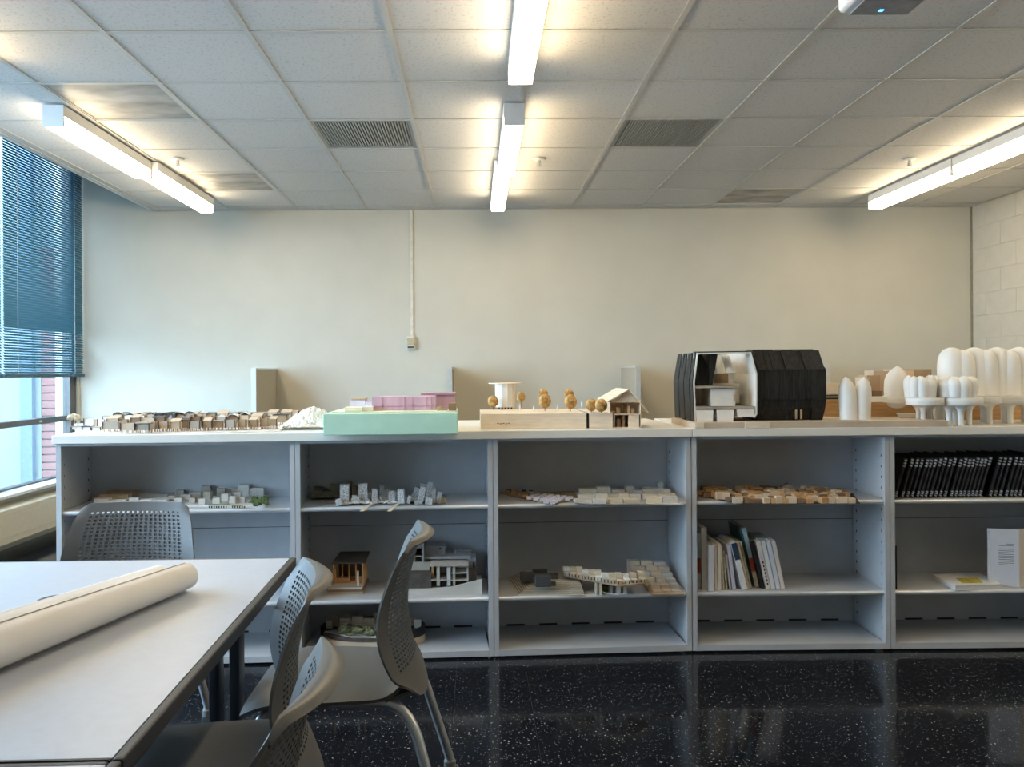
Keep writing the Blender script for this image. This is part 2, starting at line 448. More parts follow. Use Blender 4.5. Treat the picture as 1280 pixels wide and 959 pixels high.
# ------------------------------------------------------------------ outside the window
EXT = M('pale_blue_render', (0.20, 0.225, 0.235), 0.7, var=0.02, scale=2)
ground = struct(MB().box(-14, XW - .25, -6, 16, -.3, -.2).build('ground', M('courtyard_concrete', (0.2, 0.21, 0.215), .8)))
ew = thing('courtyard_wall', 'pale blue courtyard wall with a brick strip seen through the window', 'building', (-4.475, 8.3, -.2))
MB().box(-5, .06, 0, .2, 0, 5).box(.215, 1.3, 0, .2, 0, 5).box(.06, .215, .03, .2, 0, 5).build('rendered_wall', EXT, ew)
BRICK = M('red_brick', (0.24, 0.115, 0.105), .8, var=.08, scale=10)
bm2 = MB().box(-.076, .076, 0, .03, 0, .066).mesh('brick', BRICK, bevel=.002, seg=1)
for k in range(36):
    link('brick', bm2, ew, (.1375, .004, .0 + k * .078))
MB().box(-.12, .0, -.06, -.001, 0, 5).build('downpipe', M('pale_blue_pipe', (0.11, 0.15, 0.19), .5), ew)
MB().box(-1.12, -.5, -.02, -.001, .0, 2.5).build('wall_panel', M('pale_blue_panel', (0.18, 0.205, 0.22), .6), ew)
MB().box(-.84, -.62, -.04, -.021, 1.38, 1.65).build('meter_plate', M('blue_grey_plate', (0.10, 0.15, 0.19), .5), ew)
MB().ball((-.76, -.05, 1.55), .03).build('lamp_globe', WHITE, ew, smooth=True)

# ------------------------------------------------------------------ blinds
TEAL = slat_mat('teal_blind_slat', (0.055, 0.20, 0.29), 0.25)
TEALD = M('teal_blind_rail', (0.03, 0.09, 0.13), .4)
CORD = M('pale_cord', (0.6, 0.7, 0.72), .6)
def make_blind(y0, y1, lab):
    t = thing('window_blind', lab, 'blind', (XW + .032, (y0 + y1) / 2, 0), 0, 'teal slatted blinds on the left windows')
    h = (y1 - y0) / 2; zt, zb = HZ + .03, 1.315
    MB().box(-.025, .025, -h, h, zt - .035, zt).build('headrail', TEALD, t)
    MB().box(-.018, .018, -h, h, zb - .028, zb).build('bottom_rail', TEALD, t, bevel=.004)
    def f(u, v): return ((u - .5) * .026, (v - .5) * 2 * (h - .004), .0035 * (1 - (2 * u - 1) ** 2))
    sm = MB().grid(f, 4, 1).mesh('slat', TEAL, smooth=True, thick=.0005)
    n = int((zt - .05 - zb) / .0205)
    for k in range(n):
        z = zb + .012 + k * .0205
        link('slat', sm, t, (0, 0, z), (0, R(58 if k > 16 else 38), 0))
    for q in (-h * .72, h * .72):
        MB().tube([(.017, q, zb), (.017, q, zt - .03)], .0022, 6).tube([(-.017, q, zb), (-.017, q, zt - .03)], .0022, 6).build('ladder_cord', CORD, t)
    return t
make_blind(6.07, 7.295, 'teal slatted window blind nearest the back wall')
make_blind(4.86, 6.045, 'teal slatted window blind cut off by the left picture edge')

# heater cover under the windows
ht = thing('wall_heater', 'long cream heater cover on the left wall below the windows', 'heater', (XW, 4.4, .10))
MB().box(.001, .20, -3.3, 2.85, 0, .25).build('casing', HEAT, ht, bevel=.008)
for z in (.05, .19, .215): MB().box(.20, .202, -3.28, 2.83, z, z + .006).build('rib', HEAT, ht)

# ------------------------------------------------------------------ ceiling lights
def lamp(x0, y0, x1, y1, lab):
    d = Vector((x1 - x0, y1 - y0, 0)); L = d.length
    t = thing('ceiling_light', lab, 'ceiling light', ((x0 + x1) / 2, (y0 + y1) / 2, ZC), math.atan2(d.y, d.x) - PI / 2, 'strip lights under the ceiling')
    h, w_, H, s = L / 2, .056, .125, .066
    MB().box(-w_, w_, -h, h, -s, -.008).box(-w_ * .6, w_ * .6, -h * .8, h * .8, -.008, 0).build('housing', WHITE, t)
    MB().box(-w_, w_, -h, -h + .012, -H, -s).build('end_cap', WHITE, t)
    MB().box(-w_, w_, h - .012, h, -H, -s).build('end_cap', WHITE, t)
    MB().extr([(-w_ + .001, -s), (-w_ + .003, -H + .006), (-w_ + .009, -H), (w_ - .009, -H), (w_ - .003, -H + .006), (w_ - .001, -s)], -h + .012, h - .012).build('lens', LENS, t)
LX = [(-2.262, -2.22), (.215, .19), (3.34, 3.335)]
names = ['left', 'middle', 'right']
for (xa, xb), nm in zip(LX, names):
    lamp(xa + .0, 4.39, xa + .0, 5.575, 'white strip light in the %s row, second from the back wall' % nm)
    lamp(xb - .0, 5.58, xb + .0, 6.765, 'white strip light in the %s row, nearest the back wall' % nm)
    lamp(xa + .0, 2.60, xa + .0, 3.785, 'white strip light in the %s row, cut off by the picture top, third back' % nm if nm == 'middle' else 'white strip light in the %s row just outside the picture' % nm)
    lamp(xa + .0, 1.41, xa + .0, 2.595, 'white strip light overhead in the %s row, outside the picture' % nm)
# sprinklers
for k, (px, lab) in enumerate(((222, 'small ceiling sprinkler beside the left strip lights'), (674, 'small ceiling sprinkler beside the middle strip lights'), (1137, 'small ceiling sprinkler beside the right strip lights'))):
    p = onz(px, 199 - (px - 604) * .0, ZC)
    t = thing('sprinkler', lab, 'sprinkler', (p.x, p.y, ZC + .002), 0, 'ceiling sprinklers')
    MB().lathe([(.045, 0), (.04, -.008), (.016, -.012)], 18).build('escutcheon', WHITE, t, smooth=True)
    MB().lathe([(.010, -.012), (.010, -.03), (.006, -.034), (.006, -.05)], 10).box(-.013, -.009, -.003, .003, -.05, -.028).box(.009, .013, -.003, .003, -.05, -.028).build('sprinkler_head', CHROME, t)
    MB().lathe([(.018, -.05), (.018, -.054)], 12).build('deflector', CHROME, t)
# ceiling-mounted projector
pp = at(1083, 0, 2.85)
t = thing('projector', 'white rounded projector with a blue light hung at the ceiling', 'projector', (pp.x + .005, 2.80, ZC))
MB().lathe([(.05, -.001), (.05, -.012), (.02, -.016), (.02, -.11)], 16).build('mount_pole', WHITE, t)
MB().box(-.125, .125, -.18, .02, -.225, -.108).build('body', WHITE, t, bevel=.022, seg=4, smooth=True)
MB().box(-.085, .115, -.17, .008, -.229, -.2255).build('underside_panel', M('grey_underside', (0.34, 0.34, 0.35), .5), t)
MB().box(.0, .015, -.035, -.02, -.2305, -.2285).build('status_light', emit('blue_led', (0.08, 0.35, 1, 1), 3.5), t)
MB().lathe([(.03, -.2), (.03, -.18), (.024, -.185)], 16, c=(.04, 0, -.165), ax='Y').build('lens', BLACK, t)

# ------------------------------------------------------------------ back wall: conduit with box, study dividers
p0, p1 = at(513, 263, YB), at(515, 421, YB)
t = thing('wall_conduit', 'thin cream conduit dropping from ceiling to a small control box on back wall', 'conduit', (p1.x, YB, 0))
MB().box(-.013, .013, -.018, -.001, p1.z, ZC - .004).build('conduit', M('cream_enamel', (0.70, 0.67, 0.58), .45), t, bevel=.002)
bz = at(515, 437, YB).z
cb = MB().box(-.045, .03, -.04, -.001, bz, p1.z).build('control_box', MATS['cream_enamel'], t, bevel=.004)
MB().box(-.038, .022, -.046, -.041, bz + .04, bz + .10).build('cover_plate', M('tan_plate', (0.52, 0.44, 0.28), .5), cb)
MB().box(-.036, .020, -.044, -.041, bz + .012, bz + .028).build('dial', DARKP, cb)
for X, lab in ((-1.80, 'leftmost grey fabric study divider standing out from the back wall'), (-.215, 'grey fabric study divider seen edge-on behind the green foam model'),
               (1.315, 'grey fabric study divider behind the small plywood house'), (2.86, 'grey fabric study divider mostly hidden behind the black model')):
    t = thing('study_divider', lab, 'divider', (X, YB, 0), 0, 'study dividers along the back wall')
    MB().box(-.016, .016, -.69, -.02, .06, 1.335).build('fabric_panel', FABRIC, t)
    MB().box(-.02, .02, -.712, -.69, 0, 1.35).box(-.02, .02, -.02, -.001, 0, 1.35).box(-.02, .02, -.69, -.02, 1.335, 1.35).box(-.02, .02, -.69, -.02, .0, .06).build('divider_frame', ALU, t)

# ------------------------------------------------------------------ bookcases
YC = 3.76
class Frame:                    # a row of furniture: origin and heading on the floor
    def __init__(s, o, rz): s.o = Vector((o[0], o[1], 0)); s.rz = rz; s.q = Matrix.Rotation(rz, 3, 'Z')
    def w(s, x, y, z=0): return s.q @ Vector((x, y, z)) + s.o
    def lx(s, px, py=650):       # local x where the sight line of a pixel meets the front plane
        d = rtv * ((px - CX) / F) + upv * ((CY - py) / F) + fwd
        c = Vector((0, 0, CAMH)); n = s.q @ Vector((0, 1, 0))
        t = (s.o - c).dot(n) / d.dot(n)
        return (s.q.transposed() @ (c + d * t - s.o)).x
OA = at(864.3, 650, YC)
RA, RB = Frame((OA.x, YC), R(2.8)), Frame((OA.x + .002, YC), 0)
Z1, Z2, DEP = .70, .277, .36
SLOT = M('dark_slot', (0.02, 0.02, 0.022), .7, var=0)
def bookcase(fr, x0, x1, lab):
    t = thing('bookcase', lab, 'bookcase', fr.w(x0, 0), fr.rz, 'grey metal bookcases in a row')
    W = x1 - x0; z0, zt = .010, 1.002; D = DEP; p = .022
    MB().box(0, .010, .03, D, z0, zt).box(0, p, 0, .03, z0, zt).build('side_panel', CAB, t)
    MB().box(W - .010, W, .03, D, z0, zt).box(W - p, W, 0, .03, z0, zt).build('side_panel', CAB, t)
    MB().box(.0105, W - .0105, D - .012, D, z0, .551).build('lower_back_panel', CAB, t)
    MB().box(.0105, W - .0105, D - .010, D - .002, .5512, .5538).build('seam_dark_strip', SLOT, t)  # dark strip added in the gap to keep the seam from showing bright
    MB().box(.0105, W - .0105, D - .012, D, .554, zt).build('upper_back_panel', CAB, t)
    MB().box(p + .0005, W - p - .0005, .004, D - .0125, .030, .037).build('base_panel', CAB, t)
    MB().box(p + .0005, W - p - .0005, .0, .0035, z0, .037).build('toe_rail', CAB, t)
    MB().box(p + .0005, W - p - .0005, .0, .03, zt - .012, zt).build('top_rail', CAB, t)
    for z in (Z1, Z2):
        sh = MB().box(.012, W - .012, .022, D - .013, z - .018, z).build('shelf', CAB, t)
        MB().tube([(.013, .018, z - .010), (W - .013, .018, z - .010)], .0105, 10).build('shelf_lip', CABL, sh, smooth=True)
    s = MB()
    for xx in (.0103, W - .0115):
        for yy in (.055, D - .05):
            k = .09
            while k < zt - .05:
                s.box(xx, xx + .0012, yy - .003, yy + .003, k - .006, k + .006); k += .0508
    stuff(s.build('peg_slots', SLOT, t))
    n = 5
    for k in range(n):
        xx = .05 + (W - .1) * (k + .5) / n
        MB().box(xx - .045, xx + .045, D - .0135, D - .0121, .038, .047).build('back_slot', SLOT, t)
    for xx in (.04, W - .04):
        MB().lathe([(.018, 0), (.018, .006), (.008, .0065), (.008, .0102)], 12, c=(xx, .05, 0)).build('foot_glide', ALU, t)
    for xx in (.04, W - .04):
        MB().lathe([(.018, 0), (.018, .006), (.008, .0065), (.008, .0102)], 12, c=(xx, D - .05, 0)).build('foot_glide', ALU, t)
    return t
ea = [RA.lx(70), RA.lx(369), RA.lx(616.6), 0.0]
eb = [0.0, RB.lx(1112.5), RB.lx(1112.5) + .914]
ul = ['wide grey metal bookcase at the left end of the row behind the table', 'grey metal bookcase second from left, partly behind the grey chairs',
      'grey metal bookcase third from left, in the middle of the row', 'grey metal bookcase fourth from left holding the leaning books', 'grey metal bookcase at the right end holding black spiral booklets']
for i in range(3): bookcase(RA, ea[i] + .001, ea[i + 1] - .001, ul[i])
for i in range(2): bookcase(RB, eb[i] + .001, eb[i + 1] - .001, ul[3 + i])
ZT = 1.040
# white tops, and the tall tables behind that carry their rear halves
for fr, x0, x1, lab in ((RA, ea[0] - .006, -.0015, 'long white laminate top over the three left bookcases'), (RB, .0015, eb[2] + .006, 'white laminate top over the two right bookcases under the black model')):
    o = MB().box(x0, x1, -.022, .80, 0, ZT - 1.0025).build('laminate_worktop', SLAB, None, fr.w(0, 0, 1.0025), bevel=.002, seg=1)
    o.rotation_euler = (0, 0, fr.rz); tag(o, lab, 'top', 'white tops over the bookcases')
GREYTOP = M('grey_table_top', (0.44, 0.44, 0.45), .4)
for fr, x0, x1, lab in ((RA, ea[0] - .075, -.03, 'tall grey table behind the left bookcases, dark-edged corner jutting out by the window'), (RB, .03, eb[2], 'tall grey table behind the right bookcases')):
    t = thing('rear_table', lab, 'table', fr.w(x0, DEP + .012), fr.rz)
    L = x1 - x0
    MB().box(0, L, 0, .44, .9985, 1.002).build('table_top', GREYTOP, t)
    MB().box(0, L, 0, .44, .975, .998).build('edge_band', FRAME, t)
    for xx in (.12, L - .12):
        for yy in (.05, .39): MB().box(xx - .02, xx + .02, yy - .02, yy + .02, 0, .974).build('leg', POST, t)

# ------------------------------------------------------------------ chairs
def interp(tab, v):              # smooth curve through the knots
    n = len(tab)
    for k in range(n - 1):
        if v <= tab[k + 1][0] or k == n - 2:
            x0, y0 = tab[k]; x1, y1 = tab[k + 1]; h = x1 - x0
            def sl(i):
                a, b = max(0, i - 1), min(n - 1, i + 1)
                return (tab[b][1] - tab[a][1]) / (tab[b][0] - tab[a][0])
            t = (v - x0) / h; m0, m1 = sl(k) * h, sl(k + 1) * h
            return (2 * t ** 3 - 3 * t * t + 1) * y0 + (t ** 3 - 2 * t * t + t) * m0 + (-2 * t ** 3 + 3 * t * t) * y1 + (t ** 3 - t * t) * m1
BP = [(0, -.238), (.14, -.213), (.33, -.188), (.5, -.180), (.66, -.184), (.82, -.200), (1, -.226)]
BW = [(0, .165), (.12, .200), (.3, .226), (.52, .234), (.78, .216), (1, .190)]
BC = [(0, .030), (.2, .042), (.5, .058), (.8, .044), (1, .030)]
def back_pt(u, v):
    hw = interp(BW, v); x = interp(BP, v) + interp(BC, v) * abs(u) ** 2.0
    z = .395 + .455 * v
    c = max(0, (abs(u) - .84) / .16)
    if v > .86: z -= .018 * c * c * (v - .86) / .14
    if v < .2: z += .05 * abs(u) ** 3 * (.2 - v) / .2
    return Vector((x, u * hw, z))
def chair_back():
    bm = bmesh.new(); NC, NR = 19, 26
    us = [-1, -.97, -.86]; hole_u = set()
    for i in range(NC):
        c = -.76 + 1.52 * i / (NC - 1); d = .76 / (NC - 1) * .56
        hole_u.add(len(us)); us += [c - d, c + d]
    us += [.86, .97, 1]
    vs = [0, .04, .10, .16]; hole_v = set()
    for j in range(NR):
        c = .225 + .70 * j / (NR - 1); d = .35 / (NR - 1) * .56
        hole_v.add(len(vs)); vs += [c - d, c + d]
    vs += [.955, .985, 1]
    g = [[bm.verts.new(back_pt(u, v)) for u in us] for v in vs]
    # top edge rolls back into a broad lip
    for a in (1, 2, 3, 4):
        row = []
        for u in us:
            p = back_pt(u, 1); k = (1 - abs(u) ** 2.5)
            t = a / 4
            p = p + Vector((-.036 * k * t - .003 * t, 0, .006 * k * math.sin(t * 2.2) - .014 * t * t))
            row.append(bm.verts.new(p))
        g.append(row)
    for j in range(len(g) - 1):
        for i in range(len(us) - 1):
            if i in hole_u and j in hole_v: continue
            bm.faces.new((g[j][i], g[j][i + 1], g[j + 1][i + 1], g[j + 1][i]))
    for v in [v for v in bm.verts if not v.link_faces]: bm.verts.remove(v)
    bmesh.ops.recalc_face_normals(bm, faces=bm.faces)
    bmesh.ops.solidify(bm, geom=bm.faces[:], thickness=.006)
    me = bpy.data.meshes.new('backrest'); bm.to_mesh(me); bm.free()
    me.materials.append(CHAIR)
    for p in me.polygons: p.use_smooth = True
    me.set_sharp_from_angle(angle=R(50))
    return me
def seat_pt(a, b):
    u, v = 2 * a - 1, b                       # v 0 rear .. 1 front
    x = -.205 + .455 * v
    hw = .195 + .035 * math.sin(v * PI * .62)
    c = max(0, (v - .75) / .25); hw *= 1 - .16 * c ** 2.2
    c0 = max(0, (.2 - v) / .2); hw *= 1 - .10 * c0 ** 2
    z = .452 - .014 * (1 - u * u) * math.sin(PI * min(1, v * 1.1)) - .045 * max(0, (v - .72) / .28) ** 2 - .014 * abs(u) ** 6
    if v < .15: z += .03 * ((.15 - v) / .15) ** 2
    return Vector((x - .02 * (1 - v) * u * u * -1, u * hw, z))
def make_chair(lab):
    t = thing('perforated_chair', lab, 'chair', (0, 0, 0), 0, 'grey perforated chairs around the table')
    link('backrest', chair_back(), t)
    MB().grid(seat_pt, 18, 18).build('seat', CHAIR, t, smooth=True, thick=.010)
    def arc(p, q, r, n=6):
        p, q, r = Vector(p), Vector(q), Vector(r)
        return [p * (1 - k / n) ** 2 + 2 * q * (k / n) * (1 - k / n) + r * (k / n) ** 2 for k in range(n + 1)]
    for sg in (1, -1):
        y = .165 * sg
        MB().tube([(-.13, y, .415), (.12, y, .415)], .0145).build('seat_rail', CHROME, t, smooth=True)
        rear = arc((-.125, y, .415), (-.195, y, .412), (-.225, y * 1.12, .33)) + [Vector((-.285, y * 1.3, .125))] + arc((-.29, y * 1.31, .105), (-.298, y * 1.33, .09), (-.298, y * 1.33, .062), 3)
        MB().tube(rear, .0145).build('leg', CHROME, t, smooth=True)
        front = arc((.115, y, .415), (.195, y, .412), (.215, y * 1.12, .33)) + [Vector((.245, y * 1.3, .125))] + arc((.248, y * 1.31, .105), (.252, y * 1.33, .09), (.252, y * 1.33, .062), 3)
        MB().tube(front, .0145).build('leg', CHROME, t, smooth=True)
        for x in (-.298, .252):
            ca = MB().lathe([(.016, .078), (.019, .072), (.019, .05), (.012, .045)], 12, c=(x, y * 1.33, 0)).box(x - .024, x + .012, y * 1.33 - .02, y * 1.33 + .02, .034, .05).build('caster', M('grey_caster_plastic', (0.22, 0.22, 0.22), .45), t)
            MB().lathe([(.020, -.018), (.027, -.014), (.027, .014), (.020, .018)], 16, c=(x - .008, y * 1.33, .0275), ax='Y').build('wheel', RUBBER, ca, smooth=True)
        MB().bar((-.135, y, .42), (-.205, y * .8, .435), .03, .012).build('back_bracket', CHAIR, t)
    MB().bar((-.05, -.165, .418), (-.05, .165, .418), .025, .012).build('cross_bar', CHROME, t)
    return t
ch0 = make_chair('grey perforated chair with its full side and silver legs in view, farthest right')
for o, x, y, a, lab in ((ch0, -.39, 2.375, 180, None),
                        (None, -.594, 1.83, 194, 'grey perforated chair tucked at the table edge between the other two on the right'),
                        (None, -.475, 1.255, 181, 'grey perforated chair in the foreground, cut off by the picture bottom'),
                        (None, -1.215, 2.71, -90, 'perforated chair on the far side of the table, its back facing the camera')):
    o = o or copy_tree(ch0)
    o.location = (x, y, 0); o.rotation_euler = (0, 0, R(a))
    if lab: o['label'] = lab

# ------------------------------------------------------------------ tables
def make_table(lab, loc, rz, legs):
    t = thing('folding_table', lab, 'table', loc, rz, 'grey laminate tables')
    W, D = 1.60, 1.312                     # local x 0 at the right edge going left, y 0 at the near edge
    MB().box(-W + .018, -.018, .004, D - .016, .712, .7405).build('table_top', TABLE, t)
    e = MB()
    for (x0, x1, y0, y1) in ((-W, -.0185, D - .0155, D), (-.0175, 0, .001, D - .001), (-W, -W + .0175, .001, D - .001), (-.0185, -W + .0185, .0, .0035)):
        e.box(min(x0, x1), max(x0, x1), y0, y1, .708, .740)
    e.build('edge_band', EDGE, t, bevel=.004)
    for x, y in legs:
        MB().box(x - .045, x - .015, y - .03, y + .03, .03, .711).build('leg', POST, t, bevel=.008, smooth=True)
        MB().box(x + .013, x + .045, y - .03, y + .03, .03, .711).build('leg', POST, t, bevel=.008, smooth=True)
        MB().box(x - .05, x + .05, y - .10, y + .10, .012, .0295).build('foot_bar', POST, t, bevel=.004)
        for q_ in (-.08, .08): MB().lathe([(.022, 0), (.022, .008), (.01, .010), (.01, .012)], 12, c=(x, y + q_, 0)).build('glide', RUBBER, t)
    return t
n0, f0 = onz(154, 949, .74), onz(372, 695, .74)
tz = math.atan2(f0.y - n0.y, f0.x - n0.x) - PI / 2
ta = make_table('pale grey table with dark edges holding the paper rolls', (n0.x, n0.y, 0), tz, ((-.17, 1.15), (-.40, .16), (-1.43, 1.15), (-1.43, .16)))
gp = onz(72, 750, .7405)
q = Matrix.Rotation(-tz, 3, 'Z') @ Vector((gp.x - n0.x, gp.y - n0.y, 0))
MB().lathe([(.047, .7402), (.047, .7425), (.043, .743), (.036, .7425)], 24, c=(q.x, q.y, 0)).build('cable_grommet', RUBBER, ta)
nb = Vector((n0.x, n0.y, 0)) + Matrix.Rotation(tz, 3, 'Z') @ Vector((.0, -1.315, 0))
tb = make_table('second pale grey table, only its far strip showing at the bottom left', nb, tz, ((-.40, 1.15), (-.40, .16), (-1.43, 1.15), (-1.43, .16)))
# loosely rolled sheet of paper with both ends curled up
def rolled(name, sections, mat, parent, smooth=True):
    pass
a0, a1 = onz(234, 738, .7415), onz(-30, 850, .7415)
ax = (a1 - a0); Lr = ax.length + .25; ax.normalize()
t = thing('paper_roll', 'large cream paper sheet loosely rolled from both ends on the table', 'paper roll', (a0.x, a0.y, .7412), math.atan2(ax.y, ax.x))
def roll_pt(s, v, r0, r1, turns, ccw, y0, y1, sk):
    r = r0 + (r1 - r0) * v
    a = -PI / 2 + (2 * PI * turns * s if ccw else -2 * PI * turns * s)
    rr = r * (1 - .13 * s * turns)
    x = v * Lr + sk * (1 - v)
    return Vector((x, y0 + (y1 - y0) * v + rr * math.cos(a), r + rr * math.sin(a) + .0012))
# local +y lies to the camera side for an axis running towards the lower left
side = 1 if (Matrix.Rotation(math.atan2(ax.y, ax.x), 3, 'Z') @ Vector((0, 1, 0))).y < 0 else -1
MB().grid(lambda a, b: roll_pt(a, b, .037, .050, 2.4, side < 0, 0, 0, 0), 80, 14).build('front_roll', PAPER, t, smooth=True, thick=.0012)
MB().grid(lambda a, b: roll_pt(a, b, .033, .043, 2.3, side > 0, -side * .076, -side * .112, .012), 64, 14).build('rear_roll', PAPER, t, smooth=True, thick=.0012)
def sheet_pt(a, b):              # from the crown of the rear roll across to the crown of the front roll
    y0, y1 = -side * (.076 + .036 * b), 0
    y = y0 + (y1 - y0) * a
    z0, z1 = 2 * (.033 + .010 * b) + .0015, 2 * (.037 + .013 * b) + .0015
    z = z0 + (z1 - z0) * a - (.016 + .012 * b) * math.sin(a * PI) ** 1.3 + .003 * math.sin(9 * b + 3 * a) * math.sin(a * PI)
    return Vector((b * Lr * (1 - .10 * (1 - a)) + .10 * Lr * (1 - a) + .004, y, z))
MB().grid(sheet_pt, 8, 14).build('joining_sheet', PAPER, t, smooth=True, thick=.001)
# ================================================================== models on the white tops
def zat(px, py, Y): return at(px, py, Y).z
def xat(px, Y, py=500): return at(px, py, Y).x

# --- long model of stilt huts
base0 = onz(128, 540, ZT)
t = thing('stilt_hut_model', 'long brown wooden model of many stilt huts on a pale base at the left end', 'model', (-1.45, 3.86, ZT))
P0 = Vector((-1.45, 3.86, ZT))
MODBASE = M('pale_model_base', (0.74, 0.70, 0.66), .6, var=.03)
bp = [onz(72, 548, ZT), onz(128, 545, ZT), onz(300, 541, ZT), onz(350, 540, ZT), onz(362, 532, ZT), onz(398, 531, ZT), onz(396, 527.5, ZT), onz(92, 530.5, ZT)]
def yfront(x): return RA.w((x - OA.x) / math.cos(RA.rz), -.010).y
bp = [(p.x - P0.x, max(p.y, yfront(p.x)) - P0.y) for p in bp]
MB().prism(bp, .0005, .004).build('base_sheet', MODBASE, t)
hr = random.Random(3)
def hut(px, py, wpx, hpx, mat, roof=None, posts=True, dz=0.0):
    p = onz(px, py, ZT); p.y = max(p.y, yfront(p.x) + .012); sc_ = p.y / F
    wd, h = wpx * sc_, hpx * sc_ * .74; dp = wd * hr.uniform(.7, 1.0)
    c = p - P0; z0 = .0042 + (.0150 if posts else 0) + dz
    b = MB().box(-wd / 2, wd / 2, 0, dp, 0, .002).box(-wd / 2, wd / 2, .002, .0035, .002, h).box(-wd / 2, wd / 2, dp - .003, dp, .002, h).box(wd / 2 - .002, wd / 2, .0035, dp - .003, .002, h * .95).build('hut', mat, t, (c.x, c.y, z0))
    b.rotation_euler = (0, 0, R(hr.uniform(-6, 6)))
    MB().box(-wd / 2 - .003, -wd / 2, -.002, .002, -.003, h + .004).box(wd / 2, wd / 2 + .003, -.002, .002, -.003, h + .003).build('frame_posts', DARKP if hr.random() < .6 else BROWN, b)['kind'] = 'stuff'
    if posts:
        s = MB()
        for xx in (-wd * .42, 0, wd * .42):
            for yy in (.004, dp - .005): s.box(xx - .0022, xx + .0022, yy - .0022, yy + .0022, -.0149, 0)
        stuff(s.build('stilts', BASS, b))
    if roof == 'dome':
        MB().grid(lambda u, v: Vector(((u - .5) * wd * 1.15, v * dp, h + .004 + .012 * math.sin(PI * u))), 6, 2).build('roof', MODW if hr.random() < .5 else BASS, b, smooth=True, thick=.0015)
    elif roof == 'flat':
        MB().box(-wd / 2 - .004, wd / 2 + .004, -.004, dp + .004, h + .0005, h + .004).build('roof', DARKP if hr.random() < .55 else GREYWOOD, b)
    elif roof == 'slope':
        MB().hexa([(-wd / 2, -.005, h), (wd / 2, -.005, h), (wd / 2, dp, h + .012), (-wd / 2, dp, h + .012), (-wd / 2, -.005, h + .003), (wd / 2, -.005, h + .003), (wd / 2, dp, h + .015), (-wd / 2, dp, h + .015)]).build('roof', BASS, b)
# front row
for px, py, wp, hp in ((138, 541.5, 19, 11.5), (158.5, 543.5, 17, 11), (175.5, 543.5, 17, 11), (190, 541.5, 9, 12), (204, 541, 11, 11), (219, 541, 11, 11), (230, 540, 9, 12),
                       (243, 540.5, 12, 11), (259, 540, 10, 11), (272, 539.5, 11, 10), (287, 539.5, 11, 12), (302, 539, 9, 12), (316, 538.5, 10, 11), (330, 538, 9, 13), (341, 537, 9, 10)):
    hut(px, py, wp, hp, hr.choice([BASS, GREYWOOD, GREYWOOD, TAN, TAN]), hr.choice([None, None, 'slope', 'flat']))
for px in range(140, 352, 15):
    hut(px + hr.uniform(-3, 3), 536.5 - (px - 140) * .018, hr.uniform(10, 16), hr.uniform(9, 13), hr.choice([TAN, TAN, BROWN, GREYWOOD, BASS]), hr.choice(['dome', 'dome', 'slope', 'flat', None]))
for px in range(134, 392, 13):
    hut(px + hr.uniform(-3, 3), 531.5 - (px - 140) * .012, hr.uniform(9, 14), hr.uniform(8, 12), hr.choice([DARKP, BROWN, TAN, GREYWOOD, MODW]), hr.choice(['dome', 'flat', 'flat', 'slope']))
for px in range(150, 380, 17):
    hut(px, 528.2 - (px - 140) * .006, hr.uniform(9, 15), hr.uniform(7, 10), hr.choice([DARKP, DARKP, BROWN]), 'flat')
for px, py, wp, hp in ((96, 538, 12, 4), (108, 539, 10, 5), (120, 539.5, 10, 5), (111, 533.5, 12, 11), (126, 535, 8, 12), (133, 533, 8, 11)):
    hut(px, py, wp, hp, MODW, 'flat' if hp < 6 else None, posts=False)
for k, (px, py) in enumerate(((88, 534), (93, 532), (97, 534))):
    p = onz(px, py, ZT) - P0
    MB().lathe([(.0025, 0), (.0025, .035)], 6).build('tree_stem', BASS, t, (p.x, p.y, .0042))
    MB().ball((0, 0, .045), .016, 2, .2).build('tree_crown', M('dry_cream_flower', (0.62, 0.52, 0.38), .9, var=.2, scale=50), t, (p.x, p.y, .0042))
for px0, px1, py, mt in ((150, 228, 537, BASS), (225, 338, 536.5, BASS), (180, 225, 530, BASS)):
    a, b = onz(px0, py, ZT + .012) - P0, onz(px1, py - 1, ZT + .012) - P0
    MB().bar((a.x, a.y + .06, .014), (b.x, b.y + .05, .016), .03, .003).build('boardwalk', mt, t)
p = at(205, 521, 4.35) - P0
MB().box(p.x - .05, p.x + .05, 4.33 - P0.y, 4.37 - P0.y, .0042, .046).build('blue_grey_block', M('blue_grey_card', (0.22, 0.27, 0.33), .5), t)
MB().box(xat(100, 4.42) - P0.x, xat(390, 4.42) - P0.x, 4.42 - P0.y, 4.43 - P0.y, .0042, .018).build('rear_strip', DARKP, t)

# --- crumpled white net
c = onz(380, 538, ZT)
t = tag(MB().grid(lambda u, v: Vector(((u - .5) * .25, v * .22, max(.001, (.115 * (math.sin(PI * min(1, max(0, u * .92 + .08))) ** .8) * (math.sin(PI * (v * .9 + .05)) ** .7) * (.45 + .75 * u)) + random.uniform(-.011, .011)))), 30, 26).build('crumpled_net', M('white_plastic_net', (0.80, 0.78, 0.72), .5, var=.03, bump=.5, bscale=120), None, (c.x + .005, c.y, ZT + .001), thick=.0008),
        'crumpled heap of white plastic net beside the mint green foam block', 'net')

